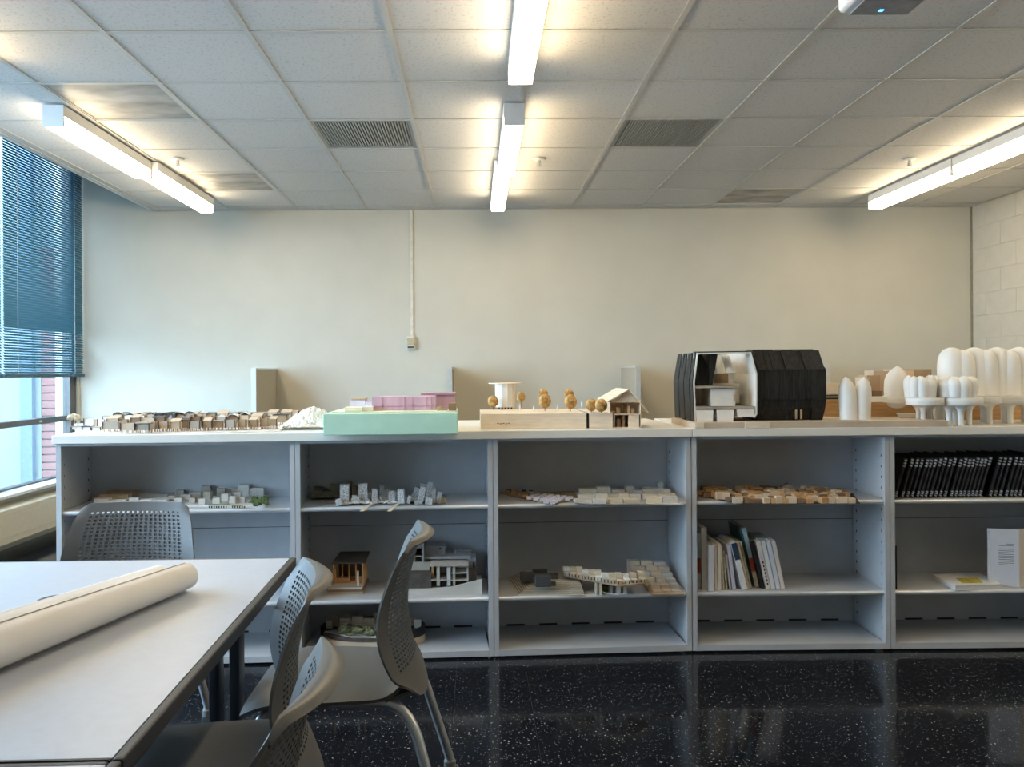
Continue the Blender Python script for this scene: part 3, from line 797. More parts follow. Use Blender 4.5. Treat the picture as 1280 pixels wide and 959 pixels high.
# --- mint foam model
fx0, fx1 = onz(404, 544.5, ZT), onz(572, 542.5, ZT)
t = thing('foam_model', 'mint green foam block carrying pink foam buildings, overhanging the white top', 'model', (fx0.x, 3.50, ZT), R(1.0))
X0, Y0 = fx0.x, 3.50
H = .092
W_ = fx1.x - fx0.x
MB().box(0, W_, 0, .46, .0005, H).build('foam_base', MINT, t, bevel=.002, seg=1)
def fm(px0, px1, py0, py1, Y, dp, name, mat, z0=None):
    a, b = at(px0, py0, Y), at(px1, py1, Y)
    zb = H + .0065 if z0 is None else z0
    return MB().box(a.x - X0, b.x - X0, Y - Y0, Y - Y0 + dp, zb, a.z - ZT).build(name, mat, t, bevel=.001, seg=1)
MB().box(.03, W_ - .006, .05, .45, H + .0005, H + .006).build('cream_layer', CREAMF, t)
mp = fm(465.5, 545, 496, 515, 3.64, .12, 'pink_block', PINK)
a, b = at(465.5, 496, 3.64), at(545, 515, 3.64)
for px in (478, 506, 516.5, 533, 540):
    x = xat(px, 3.64) - X0
    MB().box(x - .0018, x + .0018, .1375, .1395, H + .008, a.z - ZT - .002).build('seam_strip', PINKD, mp)
MB().box(a.x - X0, b.x - X0, .1375, .1393, H + .024, H + .026).build('seam_strip', PINKD, mp)
fm(527, 571, 491.5, 494.5, 3.77, .13, 'pink_roof', PINKD, at(527, 494.3, 3.77).z - ZT)
fm(531, 570, 494.5, 515, 3.78, .11, 'pink_block', PINK)
fm(438, 457.5, 500, 515, 3.72, .1, 'lavender_block', LAV)
fm(440, 458, 498.6, 500, 3.715, .1, 'tan_roof', TAN, at(440, 499.8, 3.715).z - ZT)
fm(458, 466, 503, 515, 3.70, .1, 'lavender_block', LAV)
fm(454, 466, 508.5, 515, 3.585, .1, 'white_block', MODW)
fm(431, 453, 509.5, 516, 3.565, .08, 'cream_block', CREAMF)
fm(561, 570.5, 504.5, 516, 3.58, .06, 'brown_block', BROWN)
fm(547, 551.5, 508.5, 516, 3.59, .05, 'tan_block', TAN)
fm(552, 560, 511.5, 516, 3.60, .05, 'tan_block', GREYWOOD)
fm(555, 562, 513.5, 517, 3.555, .02, 'cream_block', CREAMF)

# --- plywood model with cork trees
o = onz(601, 537, ZT)
t = thing('plywood_model', 'pale plywood model with cork ball trees, round-roofed tower and small open gabled house', 'model', (o.x, o.y, ZT), R(.3))
X0, Y0 = o.x, o.y
def px2(px): return xat(px, Y0, 525) - X0
hb = zat(660, 517.2, Y0) - ZT
MB().box(px2(601), px2(733.2), 0, .42, .0005, hb).build('long_box', PLYL, t, bevel=.001, seg=1)
MB().box(px2(737), px2(766), 0, .42, .0005, hb + .002).build('short_box', PLYL, t, bevel=.001, seg=1)
MB().box(px2(733.5), px2(736.7), .012, .41, .0005, hb - .003).build('dark_gap', BLACK, t)
s = MB()
for k in range(5): s.ball((px2(622.5 + 3.4 * k), -.0008, zat(620, 529.5 + .5 * (k % 2), Y0) - ZT), .0052, 1, 0, (1.3, .15, .45))
s.build('dark_emblem', BROWN, t)
def on_box(px, py):
    q_ = onz(px, py, ZT + hb); return Vector((q_.x - X0, q_.y - Y0, hb + .0006))
# tower
tw = on_box(632, 511.5)
poly = [(.052 * math.cos(PI / 6 * k + .2), .052 * math.sin(PI / 6 * k + .2)) for k in range(12)]
tr = MB()
th = zat(632, 480, Y0 + tw.y) - ZT - hb
tob = MB().prism(poly, .010, th).build('tower_drum', PLYL, t, tw)
MB().prism([(x * 1.02, y * 1.02) for x, y in poly[5:11]] + [(.012, -.02), (-.02, .02)], .011, th - .001).build('white_wrap', MODW, tob)
MB().lathe([(.086, th + .0005), (.086, th + .005)], 32).build('round_roof', PLYL, tob)
for k in range(5): MB().lathe([(.004, 0), (.004, .0098)], 8, c=(-.032 + .016 * k, -.03 + .004 * k * (4 - k), 0)).build('foot', RUBBER, tob)
for px, py, r, st, sq in ((617, 512.5, .024, .012, 1.15), (652, 510, .021, .03, 1.2), (681.5, 514, .027, .012, 1.2), (680, 509.5, .022, .045, 1.15), (713.5, 514.5, .027, .012, 1.15), (712, 509.5, .024, .04, 1.1), (739.5, 516, .024, .006, 1.1), (751.5, 517, .026, .006, 1.05)):
    p = on_box(px, py)
    r *= 1.12
    tr = MB().ball((0, 0, st + r * sq), r, 3, .03, (1, 1, sq)).build('cork_tree', CORK, t, p, smooth=True)
    MB().lathe([(.0018, 0), (.0018, st + .004)], 6).build('tree_stem', BROWN, tr)
for px, py in ((667.5, 514.5), (697, 515), (728, 509), (650.5, 513), (648, 511)):
    MB().lathe([(.0035, 0), (.0042, .018), (.002, .022), (.0035, .026), (.001, .033)], 8).build('paper_figure', MODW, t, on_box(px, py), smooth=True)
# gabled house, open to the front
hx0, hx1 = px2(767.5), px2(800.5)
zmid, zeav = zat(780, 518, Y0) - ZT, zat(780, 503, Y0) - ZT
zap = zat(779, 487.5, Y0 + .02) - ZT
hs = MB().box(hx0, hx1, 0, .30, .0005, .004).build('house_floor', PLYL, t)
MB().box(hx0, hx1, -.002, .30, zmid - .0035, zmid + .001).build('upper_floor', PLYL, t)
MB().box(hx0, hx0 + .003, 0, .30, .0045, zmid - .004).build('side_wall', PLY, t)
MB().box(hx1 - .003, hx1, 0, .30, .0045, zmid - .004).build('side_wall', DARKP, t)
MB().box(hx1, hx1 + .003, -.004, .30, .0005, zeav + .01).build('side_wall', PLYL, t)
MB().box(hx0 - .018, hx0 - .015, .0, .30, zmid + .002, zeav).build('side_wall', PLYL, t)
MB().box(hx0 + .002, hx1 - .002, .29, .296, .0045, zeav).build('rear_wall', PLY, t)
wx = hx0 + (hx1 - hx0) * .55
MB().box(wx, hx1 - .004, .004, .007, .0045, zmid - .005).build('ply_panel', PLYL, t)
for fx, y_, w_, z0, z1 in ((.08, .05, .010, .0045, .05), (.25, .04, .016, .0045, .042), (.42, .03, .010, .0045, .055), (.2, .12, .02, .0045, .06),
                           (.22, .03, .016, zmid + .0015, zmid + .03), (.45, .05, .007, zmid + .0015, zmid + .038), (.62, .03, .012, zmid + .0015, zmid + .036), (.78, .04, .016, zmid + .0015, zmid + .024)):
    x = hx0 + (hx1 - hx0) * fx
    MB().box(x - w_ / 2, x + w_ / 2, y_, y_ + .03, z0, z1).build('furniture_block', hr.choice([PLYL, PLY, BASS, TAN]), t)
MB().box(hx0 - .012, hx1, .0, .004, zeav - .001, zeav + .003).build('tie_beam', PLYL, t)
xa = hx0 + (hx1 - hx0) * .55; ze = zeav + .004
MB().extr([(hx0 - .016, ze), (hx1, ze), (xa, zap - .006)], .012, .016).build('gable_panel', PLYL, t)
def slope(x0, z0, x1, z1, y0, y1, nm): MB().hexa([(x0, y0, z0), (x1, y0, z1), (x1, y1, z1), (x0, y1, z0), (x0, y0, z0 + .004), (x1, y0, z1 + .004), (x1, y1, z1 + .004), (x0, y1, z0 + .004)]).build(nm, PLYL, t)
slope(hx0 - .03, zeav + .002, xa, zap, -.012, .31, 'roof_slope')
slope(xa + .0005, zap, hx1 + .038, zmid + .004, -.012, .31, 'roof_slope')
for k in range(6):
    f_ = (k + .5) / 6
    MB().bar((hx0 - .03 + (xa - hx0 + .03) * f_, -.012, zeav + .0075 + (zap - zeav) * f_), (hx0 - .03 + (xa - hx0 + .03) * f_, .31, zeav + .0075 + (zap - zeav) * f_), .002, .0015).build('batten', PLY, t)

# --- black sectional building on a board
o = onz(868, 536, ZT)
t = thing('black_building_model', 'large black slatted building model with white cutaway rooms on a tan board', 'model', (o.x, o.y, ZT))
X0, Y0 = o.x, o.y
BT = .0285
bxr = xat(1185, Y0, 530) - X0
BOARD = M('tan_board', (0.60, 0.50, 0.39), .6, var=.05, scale=9)
bd = MB().prism([(0, 0), (bxr, 0), (bxr + .0, .34), (.02, .42), (-.01, .40)], .0005, BT).build('board', BOARD, t, bevel=.001, seg=1)
for a, b in ((868.5, 879.5), (931, 961.5)):
    MB().box(xat(a, Y0, 530) - X0, xat(b, Y0, 530) - X0, -.006, -.0005, .001, BT - .001).build('pale_block', PLYL, bd)
Yc = Y0 + .045
def bp_(px, py): p = at(px, py, Yc); return (p.x - X0, p.z - ZT)
sec = [bp_(868.5, 528.5), bp_(866.3, 478), bp_(871.5, 441), bp_(939, 440), bp_(946.5, 467), bp_(946.5, 518), bp_(943, 522.5)]
outer = [(sec[0][0], BT + .001)] + sec[1:]
def inset(poly, d):
    c_ = Vector((sum(p[0] for p in poly) / len(poly), sum(p[1] for p in poly) / len(poly)))
    return [tuple(Vector(p) + (c_ - Vector(p)).normalized() * d) for p in poly]
inner = inset(outer, .008)
y0_, y1_ = Yc - Y0, Yc - Y0 + .36
shell = MB(); wl = MB()
n = len(outer)
NB = 7
for i in range(n):
    j = (i + 1) % n
    if i == n - 1: continue
    a, b, c_, d_ = outer[i], outer[j], inner[j], inner[i]
    if i == 2: y1_ = y0_ + .07
    else: y1_ = Yc - Y0 + .36
    shell = MB().hexa([(a[0], y0_, a[1]), (b[0], y0_, b[1]), (c_[0], y0_, c_[1]), (d_[0], y0_, d_[1]), (a[0], y1_, a[1]), (b[0], y1_, b[1]), (c_[0], y1_, c_[1]), (d_[0], y1_, d_[1])])
    sh = shell.build('shell_panel', MODW, t)
    # black boards cladding the outside, each its own piece
    nrm = Vector((b[1] - a[1], -(b[0] - a[0]))).normalized()
    mid = Vector(((a[0] + b[0]) / 2, (a[1] + b[1]) / 2))
    cc = Vector((sum(p[0] for p in outer) / n, sum(p[1] for p in outer) / n))
    if nrm.dot(mid - cc) < 0: nrm = -nrm
    for k in range(NB if i != 2 else 2):
        ya, yb = y0_ + .36 * k / NB, y0_ + .36 * (k + 1) / NB - .0006
        if i == 2 and k == 1: yb = y0_ + .07
        e = .0006 + .002 * (k % 2); th_ = .004
        jx = hr.uniform(-.006, .006) if i == 0 else 0
        a2, b2 = Vector(a) + nrm * e, Vector(b) + nrm * e
        if i == 0: a2 = a2 + (b2 - a2).normalized() * (.003 * (k % 3))
        a3, b3 = a2 + nrm * th_, b2 + nrm * th_
        tp = .012 if i == 1 else 0             # upper boards taper, leaving notches
        MB().hexa([(a2.x, ya, a2.y), (b2.x, ya + tp, b2.y), (b3.x, ya + tp, b3.y), (a3.x, ya, a3.y), (a2.x, yb, a2.y), (b2.x, yb - tp, b2.y), (b3.x, yb - tp, b3.y), (a3.x, yb, a3.y)]).build('cladding_board', BLACKW, sh)
y1_ = y0_ + .36
MB().extr([p for p in inset(outer, .009)], y1_ - .006, y1_ - .001).build('rear_panel', MODW, t)
def sx(px): return xat(px, Yc, 480) - X0
def sz(py): return zat(905, py, Yc) - ZT
def rb(name, px0, px1, pyt, pyb, d0, d1, mat):
    return MB().box(sx(px0), sx(px1), y0_ + d0, y0_ + d1, sz(pyb), sz(pyt)).build(name, mat, t)
rb('floor_plate', 869, 944, 508.5, 511.5, .002, .30, GREYWOOD)
rb('floor_plate', 869, 921, 482.6, 485.2, .0, .30, GREYWOOD)
rb('floor_plate', 887, 934, 480.0, 482.2, .12, .33, PLYL)
def pod(px0, px1, pyt, pyb):
    MB().hexa([(sx(px0 + 1.0), y0_ + .002, sz(pyb)), (sx(px1 - 1.5), y0_ + .002, sz(pyb)), (sx(px1 - 1.5), y0_ + .16, sz(pyb)), (sx(px0 + 1), y0_ + .16, sz(pyb)),
               (sx(px0), y0_ + .002, sz(pyt)), (sx(px1), y0_ + .002, sz(pyt)), (sx(px1), y0_ + .16, sz(pyt)), (sx(px0), y0_ + .16, sz(pyt))]).build('white_pod', MODW, t)
    for s_ in (px0, px1): MB().bar((sx(s_), y0_ + .004, sz(pyt)), (sx(s_ + (1 if s_ == px0 else -1.5)), y0_ + .004, sz(pyb)), .003, .004).build('black_fin', BLACKW, t)
pod(869.5, 892, 512.5, 528.6); pod(895.5, 917.5, 512.5, 528.6); pod(920.5, 943.5, 512, 521.5)
rb('white_room', 890, 917.5, 486, 508, .012, .17, MODW)
rb('white_room', 917.7, 920, 488, 494, .012, .1, MODW); rb('white_room', 917.7, 920, 501, 508, .012, .1, MODW)
rb('grey_recess', 869, 875, 488, 500, .10, .12, M('blue_grey_card', (0.22, 0.27, 0.33), .5))
rb('ply_panel', 921, 929, 483.0, 506, .16, .17, BASS); rb('ply_panel', 929.5, 938, 483, 506, .16, .17, PLYL)
rb('ply_panel', 909, 927, 467, 480, .20, .21, TAN)
rb('white_panel', 894, 909, 467, 480, .22, .23, MODW)
rb('white_panel', 928, 934, 467, 480, .20, .21, MODW)
# black tent in the upper left, pale hanging panels in the upper right
MB().extr([(sx(869), sz(482)), (sx(869.5), sz(466)), (sx(874), sz(445)), (sx(881), sz(442)), (sx(890), sz(460)), (sx(888), sz(482))], y0_ + .05, y0_ + .28).build('black_tent', BLACKW, t)
MB().hexa([(sx(888.5), y0_ + .02, sz(482)), (sx(892), y0_ + .02, sz(482)), (sx(892), y0_ + .3, sz(482)), (sx(888.5), y0_ + .3, sz(482)), (sx(888), y0_ + .02, sz(442)), (sx(899), y0_ + .02, sz(442)), (sx(899), y0_ + .3, sz(442)), (sx(888), y0_ + .3, sz(442))]).build('tent_flap', BLACKW, t)
for a, b, c_, d_, yy in ((899.5, 909, 893.5, 910, .22), (919.5, 928, 919, 933, .20), (909.5, 919, 911, 921, .10)):
    MB().hexa([(sx(c_), y0_ + yy - .06, sz(466)), (sx(d_), y0_ + yy - .06, sz(466)), (sx(d_), y0_ + yy - .055, sz(466)), (sx(c_), y0_ + yy - .055, sz(466)),
               (sx(a), y0_ + yy, sz(443)), (sx(b), y0_ + yy, sz(443)), (sx(b), y0_ + yy + .005, sz(443)), (sx(a), y0_ + yy + .005, sz(443))]).build('hanging_panel', MODW if yy != .10 else PLASTER, t)
# the black wing lying across to the right
Yw = Y0 + .07
def wp_(px, py, dy=0): p = at(px, py, Yw); return (p.x - X0, p.z - ZT)
xa, xb = wp_(947.5, 480)[0], wp_(1032.5, 480)[0]
zb_, zm_, zt_ = BT + .001, wp_(990, 463)[1], wp_(990, 437.5)[1]
yf = Yw - Y0
prof = [(yf + .05, zb_), (yf + .012, zb_ + .06), (yf, zb_ + .10), (yf, zm_), (yf + .07, zt_), (yf + .16, zt_ + .002), (yf + .24, zm_), (yf + .24, zb_)]
core = MB()
v0 = [core.bm.verts.new((xa + .004, y_, z_)) for y_, z_ in prof]; v1 = [core.bm.verts.new((xb - .004, y_, z_)) for y_, z_ in prof]
core.bm.faces.new(v0); core.bm.faces.new(v1[::-1])
for i in range(len(prof)):
    j = (i + 1) % len(prof); core.bm.faces.new((v0[j], v0[i], v1[i], v1[j]))
wing = core.build('black_wing', BLACK, t)
def wboard(x0, x1, p, q_, tx0=0, tx1=0, e=.001, name='wing_board'):
    (ya, za), (yb, zb2) = p, q_
    nn = Vector((-(zb2 - za), (yb - ya))).normalized()
    if nn.x > 0: nn = -nn
    def o_(x, y_, z_, k): return (x, y_ + nn.x * k, z_ + nn.y * k)
    MB().hexa([o_(x0, ya, za, e), o_(x1, ya, za, e), o_(x1 - tx1, yb, zb2, e), o_(x0 + tx0, yb, zb2, e), o_(x0, ya, za, e + .004), o_(x1, ya, za, e + .004), o_(x1 - tx1, yb, zb2, e + .004), o_(x0 + tx0, yb, zb2, e + .004)]).build(name, BLACKW, wing)
nb_ = 22
for k in range(nb_):
    u0, u1 = xa + (xb - xa) * k / nb_, xa + (xb - xa) * (k + 1) / nb_ - .0008
    sh_ = max(0, abs(k - 10.5) - 8) * .0
    wboard(u0, u1, prof[2], prof[3], e=.001 + .0012 * (k % 3))
    if not 15 <= k <= 16: wboard(u0, u1, prof[1], prof[2], e=.001)
    if not 14 <= k <= 17: wboard(u0, u1, (yf + .045, zb_), prof[1], e=.001)
for px0, px1, t0, t1 in ((947, 958, .0, 0), (959, 965, 0, 0), (966, 980.5, .0, .03), (982.5, 1006, .0, .03), (1007, 1032, .0, .03)):
    wboard(wp_(px0, 460)[0], wp_(px1, 460)[0], prof[3], prof[4], t0, t1, .0015, 'roof_board')
    wboard(wp_(px0, 460)[0] + t0, wp_(px1, 460)[0] - t1, prof[4], prof[5], 0, 0, .001, 'roof_board')
for px in (995, 1001.5): MB().box(wp_(px, 500)[0], wp_(px + 2.2, 500)[0], yf + .008, yf + .014, zb_ + .006, zb_ + .05).build('tan_fin', TAN, wing)

# --- tan boxes behind, against the right part
t = thing('cardboard_terrain_model', 'tan and orange-brown wooden box model with stepped blocks behind the white cast towers', 'model', (2.75, 4.22, ZT))
X0, Y0 = 2.75, 4.22
zz = zat(1080, 498.5, Y0) - ZT
MB().box(xat(1030, Y0) - X0, xat(1281, Y0) - X0, 0, .30, .0005, zz - .002).build('lower_box', OAK, t)
MB().box(xat(1032, Y0) - X0, xat(1110, Y0) - X0, -.002, .28, zz - .0015, zz + .006).build('dark_sheet', BLACK, t)  # black sheet standing in for the shaded gap above the lower box
for a, b, top, mt, y_ in ((1033, 1053, 479, PLYL, .02), (1053, 1086, 481, BASS, .05), (1087, 1094, 472, BASS, .06), (1093, 1110, 469.5, TAN, .08), (1106, 1140, 463.5, BASS, .12), (1133, 1161, 462, PLY, .14), (1161, 1185, 461.5, TAN, .15), (1094, 1106, 489, BROWN, .02), (1186, 1279, 470, PLY, .16)):
    zc = zz + .0065 if a < 1105 else zz - .0015
    MB().box(xat(a, Y0) - X0, xat(b, Y0) - X0 - .001, y_, y_ + .10, zc, zat(a, top, Y0) - ZT).build('stepped_block', mt, t)
for k in range(3): MB().box(xat(1034, Y0) - X0, xat(1050, Y0) - X0, .002 + .004 * k, .018, zz + .0065 + .008 * k, zz + .0105 + .008 * k).build('dark_sheet', DARKP if k % 2 else MODW, t)

# --- white cast towers on a platform with flared columns
t = thing('white_tower_model', 'white cast model of ribbed bud-like towers on a platform with flared columns', 'model', (2.45, 3.90, ZT))
X0, Y0 = 2.45, 3.90
YA, YB2, YD = 3.79, 3.90, 4.02        # front, middle, rear lines of towers
zp1, zp0 = zat(1200, 497, YA) - ZT, zat(1200, 506.5, YA) - ZT
def bud(pts_r, top, name, c, n=24, lobes=0, amp=.0, tipx=0, zb=None, par=None):
    zb = zp1 + .0005 if zb is None else zb
    b = MB(); rings = []
    H_ = top - zb
    for v, r in pts_r:
        ring = []
        for k in range(n):
            a = 2 * PI * k / n
            rr = r * (1 + amp * abs(math.cos(lobes * a / 2)) - amp * .5 if lobes else 1)
            ring.append(b.bm.verts.new((rr * math.cos(a) + tipx * v ** 2, rr * math.sin(a), zb + H_ * v)))
        rings.append(ring)
    for p, q_ in zip(rings, rings[1:]):
        for k in range(n): b.bm.faces.new((p[k], p[(k + 1) % n], q_[(k + 1) % n], q_[k]))
    b.bm.faces.new(rings[0][::-1]); b.bm.faces.new(rings[-1])
    return b.build(name, PLASTER, par or t, c, smooth=True)
def loc(px, Y): return Vector((xat(px, Y) - X0, Y - Y0, 0))
PET = [(0, .96), (.25, 1.0), (.5, .98), (.68, .86), (.82, .62), (.93, .30), (1, .03)]
PT2 = [(0, .90), (.3, .98), (.55, 1.0), (.73, .90), (.86, .64), (.94, .36), (1, .03)]
def pet(rad): return [(v, r * rad) for v, r in PET]
# platform: overlapping round plates
plates = [(1120, 4.10, .062), (1156, YA + .03, .082), (1199, YA + .02, .098), (1222, YB2 + .03, .09), (1255, YB2 + .05, .10), (1290, YB2 + .05, .10), (1303, YB2 + .05, .10)]
for k, (px, Y, r) in enumerate(plates):
    c_ = loc(px, Y)
    MB().lathe([(r - .002, zp0 + .0004 * k), (r, zp0 + .004), (r, (zp0 + zp1) / 2 - .001), (r - .0015, (zp0 + zp1) / 2), (r, (zp0 + zp1) / 2 + .001), (r, zp1 - .003), (r - .002, zp1 - .0003 * k)], 40).build('round_plate', PLASTER, t, c_, smooth=True)
MB().box(xat(1082, 4.12) - X0, xat(1150, 4.12) - X0, .18, .24, zp0 + .004, zp1 - .004).build('connecting_bar', PLASTER, t)
MB().box(xat(1150, 4.0) - X0, xat(1295, 4.0) - X0, -.03, .22, zp0 + .003, zp1 - .003).build('connecting_bar', PLASTER, t)
# single bud with rounded foot hanging under the plate
Yb = 4.10
bud(pet(.056), zat(1122, 457.5, Yb) - ZT, 'bud_tower', loc(1120, Yb), tipx=.008)
MB().ball((0, 0, zp0 - .004), .045, 3, 0, (1, 1, .55)).build('bud_foot', PLASTER, t, loc(1121, Yb), smooth=True)
def cluster(px, Y, rad, top, k_n, seed):
    r_ = random.Random(seed); c_ = loc(px, Y)
    for k in range(k_n):
        a = 2 * PI * k / k_n + .3
        off = Vector((math.cos(a) * rad * .60, math.sin(a) * rad * .60, 0))
        bud([(v, r * rad * .40) for v, r in PT2], top - r_.uniform(0, .010), 'petal_tower', c_ + off, n=14, tipx=.16 * rad * math.cos(a))
    bud([(v, r * rad * .55) for v, r in PT2], top - .006, 'petal_tower', c_, n=14)
cluster(1150, YA + .03, .070, zat(1150, 468.5, YA) - ZT, 9, 1)
cluster(1170, YB2 + .02, .045, zat(1170, 467.5, YB2) - ZT, 6, 5)
cluster(1196, YA + .01, .088, zat(1195, 469, YA) - ZT, 10, 2)
# the big ribbed ridge behind: paired lobes
ztop = zat(1200, 434.5, YD) - ZT
LOB = [(0, .98), (.3, 1), (.6, 1), (.76, .94), (.88, .80), (.96, .55), (1, .15)]
for k, px in enumerate((1196, 1224, 1252, 1280)):
    for dx, dy, rr, dt in ((-6, .0, .066, 0), (8, -.02, .056, -.012)):
        bud([(v, r * rr) for v, r in LOB], ztop + dt, 'ridge_tower', loc(px + dx, YD + dy), n=18, tipx=0)
bud([(v, r * .07) for v, r in PET], zat(1188, 452, YD) - ZT, 'ridge_tower', loc(1189, YD + .01), n=18, tipx=.03)
# flared columns
def column(px, Y, r0=.013, r1=.042):
    prof_ = [(r0 * 1.05, .0005), (r0, .02), (r0, .58 * zp0), (r0 * 1.12, .72 * zp0), (r0 * 1.5, .84 * zp0), (r0 * 2.2, .94 * zp0), (r1, zp0 - .0005)]
    MB().lathe(prof_, 18).build('flared_column', PLASTER, t, loc(px, Y), smooth=True)
for px, Y in ((1148, YA + .10), (1154, YA + .06), (1162, YA + .08), (1186, YA + .005), (1194, YA + .04), (1201, YA - .02), (1211, YA + .05), (1229, YB2 + .10), (1236.5, YB2 - .0), (1254.5, YB2 + .11), (1262.5, YB2 + .0), (1280, YB2 + .1), (1289, YB2), (1304, YB2 + .05)):
    if px < 1170:      # these stand on the tan board
        z_b = BT + .0005
        prof_ = [(.012, z_b), (.011, .05), (.012, .66 * zp0), (.018, .83 * zp0), (.027, .94 * zp0), (.04, zp0 - .0005)]
        MB().lathe(prof_, 18).build('flared_column', PLASTER, t, loc(px, Y), smooth=True)
    else: column(px, Y)
p = loc(1174, YB2 + .06)
MB().lathe([(.018, .0005), (.026, .03), (.028, .05), (.026, zp0 - .02), (.034, zp0 - .0005)], 18).build('thick_column', PLASTER, t, p, smooth=True)
# separate double bud and a small paper boat on the tan board
Yd = 3.84
c_ = at(1070, 527, Yd)
zb = ZT + BT + .001
t2 = thing('double_bud_model', 'white cast pair of joined pointed buds standing on the tan board', 'model', (c_.x, Yd, zb))
for px, top in ((1060.5, 471), (1077, 471)):
    bud([(0, .039), (.3, .040), (.6, .040), (.75, .036), (.87, .026), (.95, .014), (1, .002)], zat(px, top, Yd) - zb, 'bud_tower', (xat(px, Yd) - c_.x, 0, 0), tipx=-.012 if px < 1065 else .012, zb=.0003, par=t2, n=20)
c_ = at(1132, 525, 3.97)
tag(MB().hexa([(-.04, -.02, 0), (.05, -.02, 0), (.05, .03, 0), (-.02, .03, 0), (-.055, -.025, .022), (.05, -.025, .02), (.05, .03, .02), (-.03, .03, .022)]).build('paper_boat', MODW, None, (c_.x, 3.97, ZT + BT + .001)), 'small white folded card piece lying on the tan board below the single bud', 'card')
# ================================================================== models on the shelves
br = random.Random(11)
def site(name_label, px, py, z, rz=0.0, cat='model'):
    o = onz(px, py, z)
    t = thing('site_model', name_label, cat, o, rz)
    return t, o
def ymax(x):
    if x > OA.x: return YC + DEP - .016
    return RA.w((x - OA.x) / math.cos(RA.rz), DEP - .018).y - .002
def cl(p, d=0.0):
    p = p.copy(); p.y = min(p.y, ymax(p.x) - d); return p
def board(t, o, pts, z, th, mat, name='base_board'):
    q = [cl(onz(px, py, z)) - o for px, py in pts]
    return MB().prism([(v.x, v.y) for v in q], .0006, th).build(name, mat, t)
def blk(t, o, px, py, z, wp, hp, dp, mat, zoff, rz=0.0, name='block', up=0.0):
    p = onz(px, py, z + zoff); s_ = p.y / F; dp = min(dp, hp * 3 + 4); p = cl(p, dp * s_ + .002)
    return piece(name, mat, t, (p.x - o.x, p.y - o.y + dp * s_ / 2, zoff + .0003 + up), (wp * s_, dp * s_, hp * s_), rz)
PALEB = M('pale_grey_block', (0.58, 0.545, 0.50), .65, var=.06, scale=5)
MIDB = M('mid_grey_tan_block', (0.40, 0.35, 0.29), .65, var=.08, scale=5)
CARDB = M('light_site_board', (0.60, 0.57, 0.53), .7, var=.03)
GREENP = M('green_ground_flock', (0.20, 0.27, 0.10), .9, var=.2, scale=60)

# unit 1, upper shelf: grey city quarter with green
t, o = site('grey and beige city site model with green trees on the left bookcase upper shelf', 225, 636, Z1)
board(t, o, [(112, 633), (332, 635.5), (335, 622), (300, 616.5), (140, 617)], Z1, .012, CARDB)
z = .0125
for k in range(40):                                    # the near edge strip of dark openings
    pass
for px, py, wp, hp, dp, mt in ((142, 627, 36, 9, 12, TAN), (158, 621, 38, 9, 8, TAN), (126, 629, 18, 5, 14, MODW), (146, 628, 22, 3, 5, MODW), (167, 629, 12, 6, 8, PALEB),
        (182, 629, 14, 4, 12, MODW), (200, 629, 18, 4, 10, PALEB), (196, 622, 26, 4, 8, PALEB), (214, 627, 8, 7, 7, MIDB), (222, 629, 9, 6, 8, PALEB), (232, 625, 12, 6, 8, PALEB), (229, 619.5, 9, 8, 5, MIDB),
        (240, 629, 8, 6, 7, MIDB), (246, 623, 9, 7, 7, PALEB), (252, 631, 8, 7, 7, PALEB), (259, 625, 9, 10, 8, MIDB), (262, 618.5, 10, 13, 6, MIDB), (268, 615.8, 12, 10, 5, MIDB), (270, 631, 9, 8, 7, PALEB), (276, 622, 10, 11, 7, MIDB),
        (281, 627, 9, 9, 8, PALEB), (285, 619, 13, 9, 6, PALEB), (290, 630, 7, 9, 7, PALEB), (296, 625, 9, 9, 8, PALEB), (297, 617.5, 12, 9, 5, PALEB), (302, 629, 8, 7, 7, PALEB), (305, 620, 13, 14, 7, PALEB), (314, 617, 9, 9, 5, MIDB), (319, 618, 9, 9, 6, PALEB), (328, 617.5, 10, 9, 6, PALEB), (252, 617, 11, 5, 6, PALEB), (215, 619, 14, 4, 5, MIDB), (184, 619, 14, 5, 6, PALEB)):
    blk(t, o, px, py, Z1, wp, hp, dp, mt, z, R(br.uniform(-4, 4)))
for px, py, w_, d_ in ((273, 631.5, 26, 4), (296, 633, 14, 3), (322, 629, 24, 9)):
    blk(t, o, px, py, Z1, w_, .7, d_, GREENP, z, name='green_patch')
for k in range(26):
    px, py = br.uniform(311, 334), br.uniform(627, 634.2)
    p = onz(px, py, Z1 + z)
    MB().ball((0, 0, .010), br.uniform(.008, .013), 1, .25).build('tree_crown', MOSS, t, (p.x - o.x, p.y - o.y, z + br.uniform(.001, .012)))
s = MB()
for px in list(range(262, 286, 3)) + list(range(291, 309, 3)):
    p = onz(px, 634.6, Z1 + .004); s.box(p.x - o.x - .004, p.x - o.x + .001, p.y - o.y - .0, p.y - o.y + .003, .002, .010)
stuff(s.build('dark_openings', BLACK, t))

